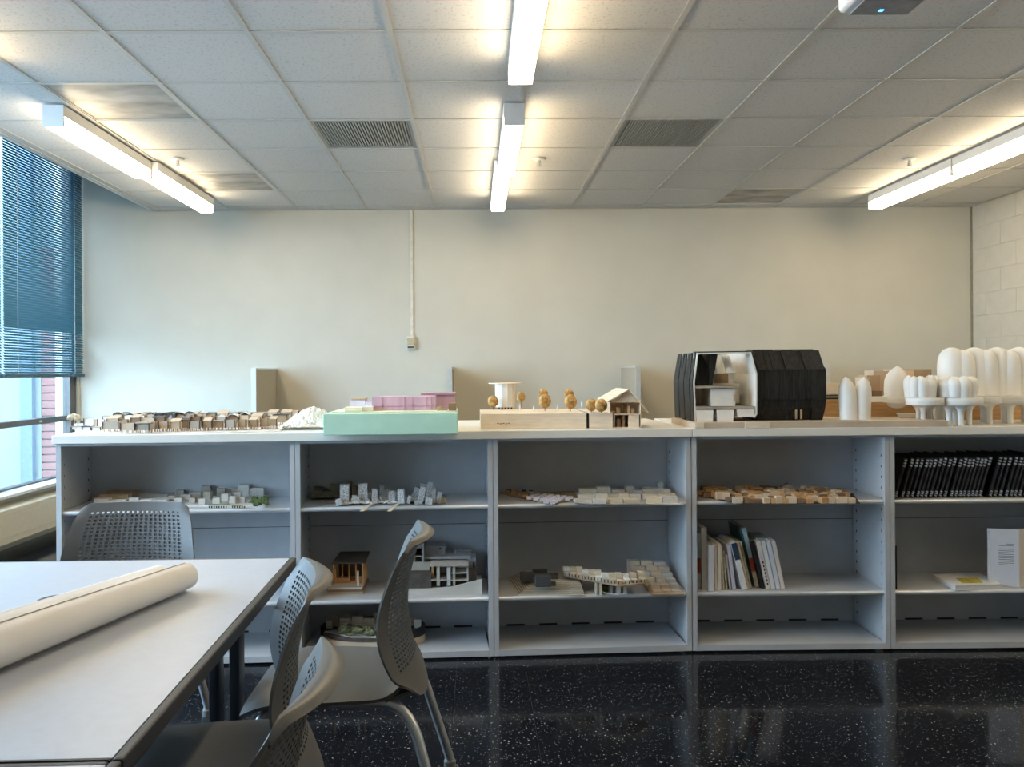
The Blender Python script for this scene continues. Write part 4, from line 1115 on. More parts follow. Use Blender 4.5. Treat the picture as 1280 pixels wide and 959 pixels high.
# unit 2, upper shelf: olive fragment, newsprint towers
t, o = site('small olive-beige cast city fragment at the left of the upper shelf beside newsprint towers', 407, 625, Z1)
OLIVE = M('olive_beige_cast', (0.33, 0.30, 0.22), .8, var=.15, scale=20)
b = MB().grid(lambda u, v: Vector((-.075 + .16 * u, .0 + .10 * v, .006 + .018 * math.sin(PI * u) * math.sin(PI * v) + br.uniform(0, .007))), 14, 10).build('base_ground', OLIVE, t, thick=.004)
for px, py, wp, hp, dp in ((396, 622, 9, 9, 8), (408, 622, 9, 7, 8), (416, 620, 7, 14, 6), (402, 617, 9, 10, 6), (390, 623, 7, 5, 8), (412, 618, 8, 6, 6), (423, 621, 6, 5, 6)):
    blk(t, o, px, py, Z1, wp, hp, dp, OLIVE, .006, R(br.uniform(-12, 12)))
t, o = site('white crumpled newsprint city model with leaning paper towers and two wooden sticks sticking out', 480, 632.5, Z1)
NEWSW = M('white_paper_shred', (0.74, 0.74, 0.73), .8, var=.12, scale=60)
q0, q1 = onz(424, 633.5, Z1) - o, onz(556, 630, Z1) - o
def shred(u, v):
    x = q0.x + (q1.x - q0.x) * u; y = q0.y + (q1.y - q0.y) * u + (.015 + .11 * v) + br.uniform(-.006, .006)
    return Vector((x + br.uniform(-.006, .006), y, .004 + br.uniform(.0, .016) * (.6 + math.sin(PI * v))))
MB().grid(shred, 46, 12).build('paper_rubble', NEWSW, t, thick=.0015)
for px, py, wp, hp, dp, tx in ((430.5, 630, 11, 24, 9, 0), (424, 632, 7, 8, 6, -14), (453, 629, 11.5, 24, 9, 0), (437, 619, 7, 19, 7, 2), (443, 621, 6, 14, 7, 0), (442, 630, 6, 10, 6, 6), (447, 630, 5, 9, 5, -5), (461, 628, 5, 13, 6, 3), (468, 630, 7, 18, 7, 0), (475, 627, 8, 8, 7, 8), (477, 622, 6, 16, 6, 0), (483, 623, 6, 12, 6, 4), (489, 629, 8, 15, 7, 0), (496, 627, 6, 12, 7, -3), (502, 630, 8, 18, 7, -3), (510, 630, 4, 10, 5, 12),
        (516, 625, 7, 17, 7, 24), (524, 630, 7, 22, 7, 14), (527, 624, 7, 20, 6, 5), (535, 626, 7, 24, 6, 7), (520, 632, 4, 6, 4, 0), (541, 629, 7, 9, 7, 4), (542, 629, 5, 17, 6, 0), (548, 630, 5, 15, 6, 9), (536, 631, 9, 8, 6, 6)):
    ol = mt = NEWS if px not in (437, 443) else OLIVE
    p = cl(onz(px, py, Z1 + .006), .04)
    piece('paper_tower', mt, t, (p.x - o.x, p.y - o.y + .014, .006), (wp * .00365, dp * .00365, hp * .00365), 0, (0, R(tx), R(br.uniform(-10, 10))))
for px, py in ((461, 633), (494, 633)):
    p = onz(px, py, Z1)
    MB().bar((p.x - o.x + .02, p.y - o.y + .10, .009), (p.x - o.x - .012, -.15 + p.y - o.y, .0025), .017, .003).build('wooden_stick', BASS, t)
p = onz(553, 630, Z1) - o
MB().hexa([(p.x - .02, p.y, .002), (p.x + .016, p.y, .002), (p.x + .02, p.y + .05, .002), (p.x - .01, p.y + .05, .002), (p.x - .016, p.y, .02), (p.x + .008, p.y, .028), (p.x + .01, p.y + .05, .02), (p.x - .01, p.y + .05, .03)]).build('torn_scrap', M('kraft_scrap', (0.55, 0.46, 0.32), .8), t)
p = onz(413, 628.5, Z1)
tag(MB().box(-.032, .032, -.006, .006, .0, .004).build('wooden_stick', M('pinkish_wood_stick', (0.60, 0.45, 0.36), .7), None, (p.x, p.y, Z1 + .0008)), 'small flat wooden stick lying on the shelf in front of the olive cast fragment', 'stick')

# unit 3, upper shelf: four site pieces
t, o = site('thin triangular site model board with lavender-white houses, left on middle bookcase upper shelf', 690, 631.5, Z1)
board(t, o, [(624, 615.5), (690, 632), (722, 623.5), (716, 615), (640, 612.5)], Z1, .008, TAN)
for row in range(5):
    for k in range(9):
        px = 650 + k * 8.2 + row * 3.5 - (0 if row else 0); py = 625 + (px - 650) * .12 - row * 2.3 + .8
        lim = 632 - abs(px - 690) * (.245 if px < 690 else .27)
        if py > lim or px > 719 or py < 615: continue
        mt = LAV if px > 655 + row * 2 else ORANGE
        blk(t, o, px, py, Z1, 6.4, 4.2 - row * .3, 5, mt, .0083, R(br.uniform(-5, 5)))
for px, py in ((634, 616.8), (642, 618.2), (650, 620), (645, 615.8), (655, 616.5), (664, 617), (636, 614.6), (660, 621.5), (655, 619)):
    blk(t, o, px, py, Z1, 5, 3.5, 5, br.choice([BROWN, TAN, DARKP, ORANGE]), .0083, R(br.uniform(-30, 30)))
for lab, b0, rows, mt in (
    ('white block site model piece second from left on the middle bookcase upper shelf', [(724, 630), (759, 631), (762, 614), (728, 614)], [(729, 629, 21, 4), (750, 630, 16, 5), (733, 624.5, 20, 6), (752, 625, 15, 7), (735, 619, 22, 7.5), (755, 618.5, 17, 9)], M('white_balsa', (0.70, 0.67, 0.60), .65, var=.05)),
    ('cream block site model piece third from left on the middle bookcase upper shelf', [(761, 631), (800, 630.5), (802, 615), (765, 614.5)], [(770, 629.5, 18, 5), (789, 629.5, 18, 5), (767, 624.5, 13, 6), (780, 624.5, 12, 7), (794, 624.5, 14, 6), (773, 618.5, 16, 6), (788, 617.5, 10, 9), (798, 618.5, 9, 5)], M('cream_balsa', (0.66, 0.57, 0.44), .65, var=.06)),
    ('cream stepped block site model piece at the right on the middle bookcase upper shelf', [(808, 631), (854, 631.3), (836, 617.5), (805, 614)], [(818, 629, 20, 6), (838, 629, 18, 7), (813, 624.5, 18, 6), (830, 624.5, 14, 6), (841, 624, 8, 6), (811, 619.5, 13, 7), (823, 619, 14, 8), (834, 619.5, 9, 7), (810, 616, 9, 6), (827, 616, 4, 12)], M('cream_balsa', (0.66, 0.57, 0.44), .65, var=.06))):
    t, o = site(lab, (b0[0][0] + b0[1][0]) / 2, b0[0][1], Z1)
    board(t, o, b0, Z1, .004, PALEB)
    for px, py, wp, hp in rows:
        blk(t, o, px, py, Z1, wp, hp, 13, mt if br.random() < .8 else PALEB, .0043, R(br.uniform(-3, 3)))

# unit 4, upper shelf: orange wooden city on a dark board
t, o = site('orange-brown wooden block city on a dark board, upper shelf above the leaning books', 985, 631.5, Z1)
bpts = [(871, 619.5), (925, 630.8), (1075, 630), (1066, 618), (1000, 614.5), (880, 612.5)]
board(t, o, bpts, Z1, .005, DARKP)
def inside(px, py):
    c_ = False
    for (x1, y1), (x2, y2) in zip(bpts, bpts[1:] + bpts[:1]):
        if (y1 > py) != (y2 > py) and px < (x2 - x1) * (py - y1) / (y2 - y1) + x1: c_ = not c_
    return c_
for py in (629.6, 627.2, 624.6, 622, 619.4, 617, 615):
    px = 872 + br.uniform(0, 5)
    while px < 1072:
        wp = br.uniform(6, 13)
        if inside(px, py) and inside(px + wp * .5, py + .4) and br.random() < .88:
            blk(t, o, px, py, Z1, wp * .9, br.uniform(4.5, 9.0), br.uniform(5, 9), br.choice([ORANGE, ORANGE, BASS, PLY, BROWN]), .0053, R(br.uniform(-12, 12)))
        px += wp * .92
for px, py, a in ((980, 618, 25),):
    p = onz(px, py, Z1)
    MB().bar((p.x - o.x - .02, p.y - o.y, .036), (p.x - o.x + .02, p.y - o.y + .01, .046 + .0003 * a), .006, .003).build('dark_scrap', DARKP, t)
p = onz(1080, 628, Z1)
# unit 2, middle shelf: small veranda house
t, o = site('small orange-brown wooden veranda house model with a dark roof on the middle shelf', 431, 743, Z2)
t.scale = (1, .90, 1)
W_ = (onz(451, 743, Z2) - onz(406, 743, Z2)).length
for k in range(3): MB().box(-W_ / 2 + .002 * k, W_ / 2 - .002 * k, .0 + .003 * k, .235, .0005 + .010 * k, .010 + .010 * k).build('base_layer', [TAN, BROWN, PALEB][k], t)
fz = .0306; wl, wr2 = -W_ / 2 + .02, W_ / 2 - .005
MB().box(wl, wr2, .085, .23, fz, fz + .002).build('house_floor', ORANGE, t)
MB().box(wl, wl + .004, .05, .227, fz + .0025, fz + .095).build('side_wall', ORANGE, t)
for k in range(6): MB().box(wr2 - .006, wr2, .06 + .032 * k, .068 + .032 * k, fz + .0025, fz + .10).build('wall_post', ORANGE, t)
MB().box(wl + .005, wr2 - .008, .228, .233, fz + .0025, fz + .10).build('rear_wall', BROWN, t)
fr_ = wl + .006; fw = wr2 - .008 - fr_
for k in range(5):
    x = fr_ + fw * k / 4
    MB().box(x - .003, x + .003, .10, .106, fz + .0025, fz + .088).build('front_post', ORANGE, t)
MB().box(fr_, fr_ + fw * .48, .101, .105, fz + .0025, fz + .022).build('front_rail', ORANGE, t)
MB().box(fr_ + fw * .76, fr_ + fw, .101, .105, fz + .0025, fz + .03).build('front_rail', ORANGE, t)
MB().box(fr_, fr_ + fw, .10, .106, fz + .0885, fz + .096).build('front_beam', BROWN, t)
for k in (0, 1): MB().box([wl - .012, wr2 - .026][k], [wl - .004, wr2 - .018][k], .03, .036, fz, fz + .04 + .03 * k).build('pale_post', MODW, t)
MB().hexa([(wl - .006, .06, fz + .0975), (wr2 + .008, .06, fz + .0975), (wr2 + .012, .235, fz + .118), (wl + .01, .235, fz + .118), (wl - .006, .06, fz + .1015), (wr2 + .008, .06, fz + .1015), (wr2 + .012, .235, fz + .122), (wl + .01, .235, fz + .122)]).build('roof', M('dark_slate_card', (0.10, 0.095, 0.09), .6), t)

# modern house model
t, o = site('grey modernist house model with open concrete frame on a pale sloped base, middle shelf', 556, 744, Z2)
def hx(px, Y=None): return xat(px, o.y) - o.x
def hz(py): return zat(556, py, o.y) - Z2
CONC = M('pale_concrete_card', (0.47, 0.44, 0.39), .7, var=.05)
SLATE = M('slate_grey_card', (0.30, 0.31, 0.32), .6, var=.04)
DKB = M('dark_brown_card', (0.09, 0.075, 0.065), .7, var=.15)
b = MB().extr([(hx(506), .0006), (hx(601), .0006), (hx(601), hz(724.5)), (hx(565), hz(733.5)), (hx(528), hz(736.5)), (hx(506), hz(739))], 0, .008).build('sloped_front', PALEB, t)
MB().box(hx(506), hx(601), .0085, .26, .0006, hz(737)).build('base_block', PALEB, t)
MB().box(hx(506), hx(537), .02, .18, hz(737) + .001, hz(719)).build('dark_podium', DKB, t)
MB().box(hx(565), hx(594), .06, .2, hz(737) + .001, hz(717.5)).build('dark_podium', DKB, t)
s0, s1 = hx(537), hx(583)
for py in (706.8, 717.3, 726):
    MB().box(s0 if py != 717.3 else hx(562), s1, .012, .16, hz(py + 1), hz(py)).build('floor_slab', CONC, t)
MB().box(hx(535), hx(584), .010, .16, hz(709) + .0, hz(708) ).build('floor_slab', CONC, t)
for a, c in ((544, 548), (557, 561.5), (564.5, 567.5), (582, 584)):
    MB().box(hx(a), hx(c), .016, .03, hz(733.5), hz(710)).build('column', CONC if a != 557 else M('pale_grey_column', (0.55, 0.55, 0.54), .6), t)
MB().box(s0, s1, .15, .155, hz(733), hz(709.2)).build('rear_wall', TAN, t)
MB().box(hx(537), hx(540), .05, .15, hz(725), hz(710)).build('side_panel', OAK, t)
for px in (551, 553.5): MB().box(hx(px - .8), hx(px + .8), .03, .036, hz(717), hz(710.5)).build('mullion', SLATE, t)
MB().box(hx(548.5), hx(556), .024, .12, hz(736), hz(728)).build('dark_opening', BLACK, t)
MB().box(hx(569), hx(581), .09, .1, hz(716.5), hz(711)).build('partition', BASS, t); MB().box(hx(568), hx(581), .08, .09, hz(725), hz(719)).build('partition', TAN, t)
MB().box(hx(506), hx(534), .09, .25, hz(718.8), hz(708)).build('white_wall', CONC, t)
MB().box(hx(514), hx(515.5), .08, .24, hz(707.5), hz(690)).box(hx(524.5), hx(527), .08, .24, hz(707.5), hz(684.5)).build('tower_wall', SLATE, t)
MB().box(hx(514), hx(527), .08, .24, hz(690), hz(688.6)).build('tower_roof', SLATE, t)
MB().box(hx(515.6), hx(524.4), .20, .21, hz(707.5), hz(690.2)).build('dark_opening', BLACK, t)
MB().box(hx(515.6), hx(524.4), .085, .19, hz(701.5), hz(700.5)).build('floor_slab', CONC, t)
MB().box(hx(527.5), hx(553.5), .14, .25, hz(707), hz(691.5)).build('upper_volume', SLATE, t)
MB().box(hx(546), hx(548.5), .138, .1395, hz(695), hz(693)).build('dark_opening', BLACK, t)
MB().box(hx(528), hx(587), .10, .26, hz(705.2), hz(701.8)).build('roof_slab', SLATE, t)
MB().box(hx(583.5), hx(593.5), .11, .25, hz(717.5), hz(705.4)).build('upper_volume', SLATE, t)
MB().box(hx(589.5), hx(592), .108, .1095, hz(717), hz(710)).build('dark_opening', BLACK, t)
MB().box(hx(566), hx(568), .16, .17, hz(701.6), hz(698)).build('chimney', SLATE, t)
MB().box(hx(570), hx(588), .2, .22, hz(701.6), hz(700.2)).build('roof_slab', CONC, t)

# unit 2, bottom: round model
ZB = .037
o = onz(468, 796, ZB); t = thing('round_site_model', 'round site model with black rim and dry moss on the bottom shelf behind the chairs', 'model', o)
rx = (onz(531, 790, ZB) - onz(468, 790, ZB)).length
t.scale = (1, .56, 1); t.location.y = min(o.y, ymax(o.x) - .56 * rx - .012)
MB().lathe([(rx, .0008), (rx, .032)], 48).build('round_base', BASS, t, smooth=True)
def rim_pt(u, v):
    a = R(-48) + R(240) * u; r_, h_ = [(rx - .012, .0325), (rx, .0325), (rx, .072), (rx - .012, .072), (rx - .012, .0325)][round(v * 4)]
    return Vector((r_ * math.cos(a), r_ * math.sin(a), h_))
MB().grid(rim_pt, 44, 4).build('black_rim', BLACKW, t)
MB().lathe([(rx - .0125, .0325), (rx - .0125, .0500)], 48).build('ground_disc', DKB, t)
for r_ in range(3):
    for k in range(9):
        a = R(10 + 20 * k)
        rr = rx * (.86 - .24 * r_)
        mt = br.choice([BASS, PLY, PLYL])
        piece('block', mt, t, (rr * math.cos(a), rr * math.sin(a) * .9, .0503), (.030, .018, .030 + .022 * (r_ == 0) * (1 if 3 < k < 8 else .4)), a)
MB().prism([(-rx * .9, -rx * .25), (-rx * .35, -rx * .85), (rx * .25, -rx * .93), (rx * .2, -rx * .2), (-rx * .5, -rx * .0)], .0503, .056).build('pale_board', PALEB, t)
for x, y_, w_, h_ in ((-.13, .0, .05, .05), (-.075, .01, .05, .055), (-.02, .0, .05, .05), (-.13, -.05, .035, .04), (.02, -.04, .03, .03), (-.06, -.04, .05, .028)):
    piece('block', br.choice([PLYL, BASS]), t, (x, y_, .0563), (w_, .035, h_), R(br.uniform(-8, 8)))
for k in range(46):
    a, rr = br.uniform(-2.5, -1.0), br.uniform(.45, .98) * rx
    MB().ball((0, 0, 0), br.uniform(.010, .020), 1, .35, (1.3, 1, .8)).build('moss_tuft', DRYMOSS, t, (rr * math.cos(a) - .01, rr * math.sin(a), .066 + br.uniform(0, .02)))

# unit 3, middle shelf: contour site, strip of houses, stepped terraces
t, o = site('layered contour site model in pale and dark card with a slate-grey building, middle shelf', 685, 745, Z2)
L0 = [(648, 744.5), (731, 744.8), (726, 727), (708, 719), (634, 719.5), (634, 722)]
CL = M('pale_contour_card', (0.58, 0.53, 0.44), .7, var=.03)
cxm, cym = 684, 731
for k in range(10):
    f_ = 1 - .035 * k
    pts = []
    for (px, py) in L0:
        dx = (px - cxm) * (f_ if px < 690 else 1 - .012 * k) + (k * .9 if px < 690 else 0)
        dy = (py - cym) * (1 - .028 * k) - k * .30 * (1 if py > 735 else .2)
        pts.append((cxm + dx, cym + dy))
    q = [cl(onz(px, py, Z2), .004) - o for px, py in pts]
    b = MB().prism([(v.x, v.y) for v in q], .0006 + .004 * k, .0042 + .004 * k).build('contour_layer', CL, t)
    if k:
        gx, gy = sum(v.x for v in q) / len(q), sum(v.y for v in q) / len(q)
        lo = [(gx + (v.x - gx) * 1.016, gy + (v.y - gy) * 1.02) for v in q]
        MB().prism(lo, .0003 + .004 * k, .00062 + .004 * k).build('dark_edge', DKB, b)
SG = M('slate_building_card', (0.075, 0.078, 0.085), .6, var=.08)
zc = .0415
for px, py, wp, hp, dp, up in ((659.5, 727.5, 17, 10, 12, 0), (683, 724.5, 30, 6, 8, 0), (675, 722, 18, 4, 7, .020), (679, 734, 19, 13, 9, 0), (690, 733, 9, 5, 7, 0), (671, 729, 10, 6, 8, 0)):
    blk(t, o, px, py, Z2, wp, hp, dp, SG, zc, R(4), 'slate_volume', up)
t, o = site('narrow strip model of cream gabled row houses reaching across the middle shelf', 755, 728, Z2)
pa, pb = onz(705, 720, Z2 + .06), onz(812, 728, Z2 + .06)
zt0 = .062
sp = MB().prism([(pa.x - o.x, pa.y - o.y), (onz(775, 733, Z2 + .06).x - o.x, onz(775, 733, Z2 + .06).y - o.y), (pb.x - o.x, pb.y - o.y), (onz(806, 722, Z2 + .06).x - o.x, onz(806, 722, Z2 + .06).y - o.y), (onz(715, 714, Z2 + .06).x - o.x, onz(715, 714, Z2 + .06).y - o.y)], zt0 - .005, zt0).build('strip_board', TAN, t)
CB = MATS['cream_balsa']
for k, (px, py, mt) in enumerate([(709, 720, PALEB), (717, 721.2, CB), (725.5, 722.3, CB), (733, 723.6, PALEB), (741, 725, CB), (749, 726.2, MODW), (757.5, 728, PALEB), (766, 729.3, CB), (775, 730, CB), (784, 729.5, MODW), (793, 728.8, PALEB), (803, 727.6, CB)]):
    p = onz(px, py, Z2 + zt0)
    b = piece('house_block', mt, t, (p.x - o.x, p.y - o.y + .008, zt0 + .0003), (.027, .03, .016 + .003 * (k % 2)), R(br.uniform(-4, 4)))
    piece('house_block', CB if k % 3 else MODW, t, (p.x - o.x, p.y - o.y + .045, zt0 + .0003), (.028, .03, .030 + .004 * (k % 3)), R(br.uniform(-4, 4)))
    for q_ in range(2): piece('dark_slit', DKB, t, (p.x - o.x - .008 + .016 * q_, p.y - o.y - .008, zt0 + .0008), (.004, .003, .012))
for px, py, w_ in ((751, 743.5, .012), (764, 742, .012), (773, 742.5, .018), (781, 742, .018), (746, 743, .006)):
    p = onz(px, py, Z2 + .003)
    MB().box(p.x - o.x - w_ / 2, p.x - o.x + w_ / 2, p.y - o.y, p.y - o.y + .05, .0006, .055).build('support_block', br.choice([PLYL, BASS, PALEB]), t)
p = onz(758, 742, Z2); MB().box(p.x - o.x - .012, p.x - o.x + .012, p.y - o.y + .01, p.y - o.y + .06, .0006, .03).build('green_block', GREENP, t)
qs = [onz(px, py, Z2 + .006) - o for px, py in ((751, 739), (756, 742), (763, 744), (772, 745), (784, 744.5))]
MB().tube([(v.x, v.y - .002, .008 + .002 * k) for k, v in enumerate(qs)], .0022, 6).build('white_wire', MODW, t)
t, o = site('stepped terrace model of cream card rows at the right end of the middle shelf', 838, 744.5, Z2)
board(t, o, [(815, 745), (855, 744.3), (838, 724), (800, 727)], Z2, .006, TAN)
for k, (px0, px1, py, h_) in enumerate([(818, 854, 743.5, .010), (815, 851, 739, .024), (808, 847, 735, .042), (800, 843, 732.5, .060), (793, 839, 730, .080), (786, 834, 728, .098)]):
    a, b2 = cl(onz(px0, py, Z2), .054), cl(onz(px1, py, Z2), .054)
    n_ = 3
    for j in range(n_):
        x0, x1 = a.x + (b2.x - a.x) * j / n_, a.x + (b2.x - a.x) * (j + 1) / n_ - .002
        MB().box(x0 - o.x, x1 - .003 - o.x, a.y - o.y + .008, a.y - o.y + .05, .0065, h_ + br.uniform(-.005, .005)).build('terrace_block', br.choice([CB, PALEB, BASS, CB]), t)

# ------------------------------------------------------------------ leaning books
FY = RB.w(0, .06, 0).y
COL_ = {'white': M('book_white', (0.76, 0.75, 0.74), .5, var=.01), 'cool': M('book_cool_white', (0.66, 0.68, 0.75), .5, var=.01), 'cream': M('book_cream', (0.68, 0.62, 0.50), .6, var=.02), 'navy': M('book_navy', (0.02, 0.045, 0.09), .4, var=.02),
        'teal': M('book_teal', (0.10, 0.22, 0.22), .4, var=.1, scale=12), 'red': M('book_red', (0.34, 0.05, 0.03), .4, var=.05), 'black': M('book_black', (0.015, 0.015, 0.016), .4, var=.02), 'lav': M('book_lavender', (0.56, 0.55, 0.66), .5, var=.01), 'mottle': M('book_mottled', (0.50, 0.46, 0.36), .6, var=.25, scale=40), 'blush': M('book_blush', (0.74, 0.66, 0.60), .5, var=.01), 'green': M('book_green', (0.04, 0.14, 0.09), .4), 'sky': M('book_pale_blue', (0.40, 0.55, 0.64), .4, var=.1, scale=9), 'grey': M('book_grey', (0.45, 0.45, 0.43), .5, var=.02)}
books = [  # bottom px left, right, top px left, py top, py bottom, depth, front offset, body, spine bands, label
    (870.6, 875.8, 870.6, 667, 738.5, .21, .03, 'green', [(0, .3, 'mottle'), (.3, .56, 'red'), (.56, 1, 'sky')], 'tall slim green and red book standing first at the left of the book row'),
    (877.2, 884.2, 876.5, 660, 740, .26, .015, 'grey', [], 'tall grey-white book standing second from the left in the book row'),
    (885.5, 892.8, 885.3, 682, 742.8, .22, .0, 'cool', [], 'bright cool-white upright book near the left of the book row, standing farthest forward'),
    (893.6, 896.6, 892.8, 682, 741, .22, .008, 'blush', [], 'thin blush book right of the cool-white upright book'),
    (897.2, 901.8, 896.6, 680, 740.5, .22, .008, 'cream', [], 'cream book left of the thin leaning booklets'),
    (903.6, 905.8, 900.5, 683, 737.5, .2, .02, 'cream', [], 'very thin cream booklet, first of the leaning booklets'),
    (907.2, 909.4, 903.5, 689, 737.5, .2, .02, 'mottle', [], 'very thin mottled booklet leaning beside the grey one'),
    (911.8, 914.2, 906.5, 694, 737.2, .2, .02, 'grey', [], 'short thin grey booklet leaning left of the lavender one'),
    (915.5, 920.2, 908.5, 682, 737, .2, .02, 'lav', [], 'thin lavender book leaning left of the white and navy book'),
    (928.3, 934.8, 914, 680, 739.5, .22, .01, 'white', [(.64, 1, 'navy')], 'white book with a navy top block leaning in the middle of the row'),
    (934.8, 937.2, 921.5, 679, 735, .2, .03, 'cream', [], 'thin cream book leaning right of the white and navy book'),
    (937.4, 940.0, 924.5, 678, 732, .2, .045, 'mottle', [], 'mottled beige book leaning left of the teal and red book'),
    (944.2, 949.2, 927.5, 661, 730.5, .22, .05, 'teal', [(0, .27, 'mottle'), (.27, .5, 'red'), (.5, 1, 'sky')], 'tall teal, red and beige book leaning in the row'),
    (952.5, 956.5, 938.2, 677, 734.5, .22, .03, 'black', [], 'black book leaning right of the teal and red book'),
    (958.3, 963.2, 945.5, 677, 735.5, .22, .02, 'blush', [], 'blush-white book with black spine marks leaning fourth from the right end'),
    (964.2, 969.4, 951.2, 677, 735.5, .22, .02, 'white', [], 'white book leaning third from the right end of the row'),
    (970.4, 975.8, 957.5, 677, 735.5, .22, .02, 'cool', [], 'white book leaning second from the right end of the row'),
    (976.6, 981.6, 964, 677, 734.8, .22, .02, 'blush', [], 'blush-white book leaning last at the right end of the row')]
for (b0, b1, t0, pt, pbm, dep, fo, body, bands, lab) in books:
    Y = YC + .03 + fo
    a, b, c_ = at(b0, pbm, Y), at(b1, pbm, Y), at(t0, pt, Y)
    zb = Z2 + .001
    th = max(.006, (b.x - a.x)) * .97
    ang = math.atan2(a.x - c_.x, c_.z - zb)            # leaning to the left
    Hh = (c_.z - zb) / math.cos(ang)
    t = thing('book', lab, 'book', (b.x, Y, zb), 0, 'books leaning on the middle shelf')
    t.rotation_euler = (0, -ang, 0)
    # turned about the lower right corner that would dip below the shelf otherwise: lift by the tilt
    t.location = (a.x, Y, zb)
    lift = 0
    co = COL_[body]
    MB().box(0, .0012, .001, dep, 0, Hh).box(th - .0012, th, .001, dep, 0, Hh).build('covers', co, t)
    MB().box(.0015, th - .0015, .004, dep - .003, .002, Hh - .003).build('pages', COL_['cream'] if body not in ('white', 'cool') else COL_['white'], t)
    if bands:
        rest_ = [(0, bands[0][0], body)] if bands[0][0] > 0 else []
        for z0, z1, cn in rest_ + bands: MB().box(0, th, -.0012, .0008, Hh * z0, Hh * z1).build('spine_band', COL_[cn], t)
    else: MB().box(0, th, -.0012, .0008, 0, Hh).build('spine', co, t)
    if 'spine marks' in lab:
        for k in range(7): MB().box(th * .35, th * .7, -.0016, -.0013, Hh * (.08 + .075 * k), Hh * (.13 + .075 * k)).build('spine_mark', COL_['black'], t)

# ------------------------------------------------------------------ right bookcase
def ordn(k): return ['first', 'second', 'third', 'fourth', 'fifth', 'sixth', 'seventh', 'eighth', 'ninth', 'tenth', 'eleventh', 'twelfth', 'thirteenth', 'fourteenth', 'fifteenth', 'sixteenth', 'seventeenth', 'eighteenth', 'nineteenth', 'twentieth', 'twenty-first', 'twenty-second', 'twenty-third', 'twenty-fourth', 'twenty-fifth', 'twenty-sixth', 'twenty-seventh', 'twenty-eighth', 'twenty-ninth', 'thirtieth', 'thirty-first', 'thirty-second', 'thirty-third', 'thirty-fourth'][k]
BCOV = M('black_booklet_cover', (0.013, 0.013, 0.014), .35, var=.05)
RING = M('silver_coil', (0.55, 0.56, 0.58), .3, .8, var=.02)
Yb = YC + .05
bxs = [1121.5, 1129.5, 1136, 1142, 1148.5, 1153.5, 1159, 1165, 1171, 1177, 1183, 1190.5, 1196, 1201.5, 1206.5, 1211.5, 1216.5, 1221.5, 1227, 1239.5, 1245.5, 1252, 1259.5, 1265.5, 1270.5, 1276.5, 1283, 1289, 1295, 1301]
proto = None
for k, px in enumerate(bxs):
    a = at(px, 622.5, Yb)
    sz_ = .019 if k in (0, 11) else .0165
    t = thing('spiral_booklet', '%s black spiral-bound booklet from the left on the upper right shelf' % ordn(k), 'booklet', (a.x, Yb, Z1 + .0012), 0, 'black spiral booklets')
    t.rotation_euler = (0, R(16.5 + br.uniform(-.3, .3) ), 0)
    Hb = .193 + br.uniform(-.004, .005)
    if px > 1222: Hb += .004
    if proto is None:
        proto = (MB().box(-.0150, .0002, .012, .27, 0, 1).mesh('pages', BCOV), MB().lathe([(.0062, -.5), (.0062, .5)], 10).mesh('coil', BCOV))
        rm = MB()
        for q_ in range(3): rm.lathe([(.0045, -.0052 + .0135 * q_), (.0066, -.005 + .0135 * q_), (.0066, .0025 + .0135 * q_), (.0045, .0027 + .0135 * q_)], 10)
        proto += (rm.mesh('ring_set', RING),)
        pm = MB().box(-.0150, .0002, .010, .27, 0, .19).mesh('cover_block', BCOV)
    link('cover_block', pm, t, (0, 0, 0), None, (1, 1, Hb / .19))
    co = link('coil', proto[1], t, (-.007, .006, Hb / 2), None, (1, 1, Hb))
    link('ring_set', proto[2], t, (-.007, .004, Hb - .036))
    link("ring_set", proto[2], t, (-.007, .004, .010), None, (1, 1, .7))
# flat white book with a yellow square, standing white folder, black booklet at the side wall
c0, c1, c2, c3 = onz(1194, 738.5, Z2), onz(1253, 736.8, Z2), onz(1224, 722.5, Z2), onz(1165, 724, Z2)
o = (c0 + c1 + c2 + c3) / 4
poly = [((p - o).x, (p - o).y) for p in (c0, c1, c2, c3)]
t = thing('book', 'white book with a yellow square on its cover lying flat on the right middle shelf', 'book', (o.x, o.y, Z2 + .0005))
MB().prism(poly, 0, .003).build('back_cover', COL_['white'], t)
MB().prism([(x * .985, y * .985) for x, y in poly], .0032, .020).build('pages', COL_['white'], t)
MB().prism(poly, .0202, .0232).build('front_cover', COL_['white'], t)
ypts = [onz(px, py, Z2 + .0235) - o for px, py in ((1203, 729.5), (1229, 729), (1221.5, 722.5), (1194.5, 723))]
MB().prism([(p.x, p.y) for p in ypts], .0234, .0239).build('yellow_square', M('yellow_print', (0.55, 0.46, 0.05), .5, var=.15, scale=25), t)
e0, e1 = onz(1242, 733, Z2), onz(1274, 735, Z2)
t = thing('document_folder', 'thick white document standing upright with a printed paragraph on its front, right edge', 'folder', (e1.x, e1.y, Z2 + .0008))
d = Vector((e0.x - e1.x, e0.y - e1.y, 0)); d = Vector((-.118, .030, 0))
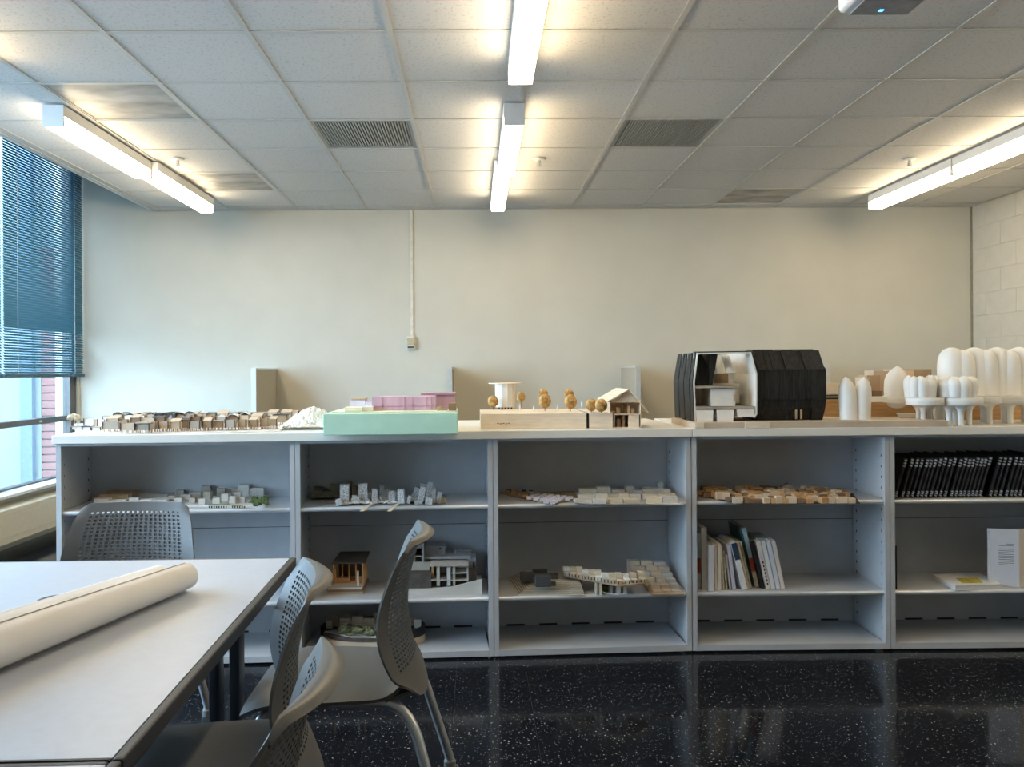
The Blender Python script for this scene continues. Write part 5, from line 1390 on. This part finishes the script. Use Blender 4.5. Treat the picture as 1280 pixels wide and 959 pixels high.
Hf = .272
def pan(p, q_, z0, z1, th, name, mat, nrm):
    n_ = Vector(nrm) * th
    return MB().hexa([(p.x, p.y, z0), (q_.x, q_.y, z0), (q_.x + n_.x, q_.y + n_.y, z0), (p.x + n_.x, p.y + n_.y, z0), (p.x, p.y, z1), (q_.x, q_.y, z1), (q_.x + n_.x, q_.y + n_.y, z1), (p.x + n_.x, p.y + n_.y, z1)]).build(name, mat, t)
fn = Vector((d.y, -d.x, 0)).normalized()
if fn.y > 0: fn = -fn
pan(Vector((0, 0, 0)), d, 0, Hf, .004, 'front_cover', COL_['cool'], -fn)
pan(-fn * .0045 + d * .02, d - fn * .0045, .003, Hf - .004, .03, 'pages', COL_['white'], -fn)
pan(Vector((.002, .0, 0)), Vector((.19, .05, 0)), 0, Hf, .004, 'side_cover', COL_['blush'], Vector((-.2, 1, 0)).normalized())
pan(Vector((.004, .008, 0)), Vector((.185, .056, 0)), .003, Hf - .004, .03, 'pages', COL_['cream'], Vector((-.2, 1, 0)).normalized())
INK = M('grey_ink', (0.22, 0.22, 0.25), .6, var=0)
s = MB()
for k in range(13):
    if k == 2: continue
    z0 = Hf * (.74 - .030 * k)
    a0_, a1_ = .30, (.82 if k not in (1, 12) else (.60 if k == 12 else .82))
    if k == 0: a0_, a1_ = .55, .82
    p, q_ = d * (1 - a0_), d * (1 - a1_)
    n_ = fn * .0006
    s.hexa([(p.x, p.y, z0), (q_.x, q_.y, z0), (q_.x + n_.x, q_.y + n_.y, z0), (p.x + n_.x, p.y + n_.y, z0), (p.x, p.y, z0 + .0028), (q_.x, q_.y, z0 + .0028), (q_.x + n_.x, q_.y + n_.y, z0 + .0028), (p.x + n_.x, p.y + n_.y, z0 + .0028)])
stuff(s.build('printed_lines', INK, t))
p = at(1119.6, 700, YC + .025); p.z = Z2 + .0008
tag(MB().box(0, .006, 0, .20, 0, .205).build('black_booklet', BCOV, None, p, bevel=.001, seg=1), 'thin black booklet standing against the left side inside the right bookcase', 'booklet')
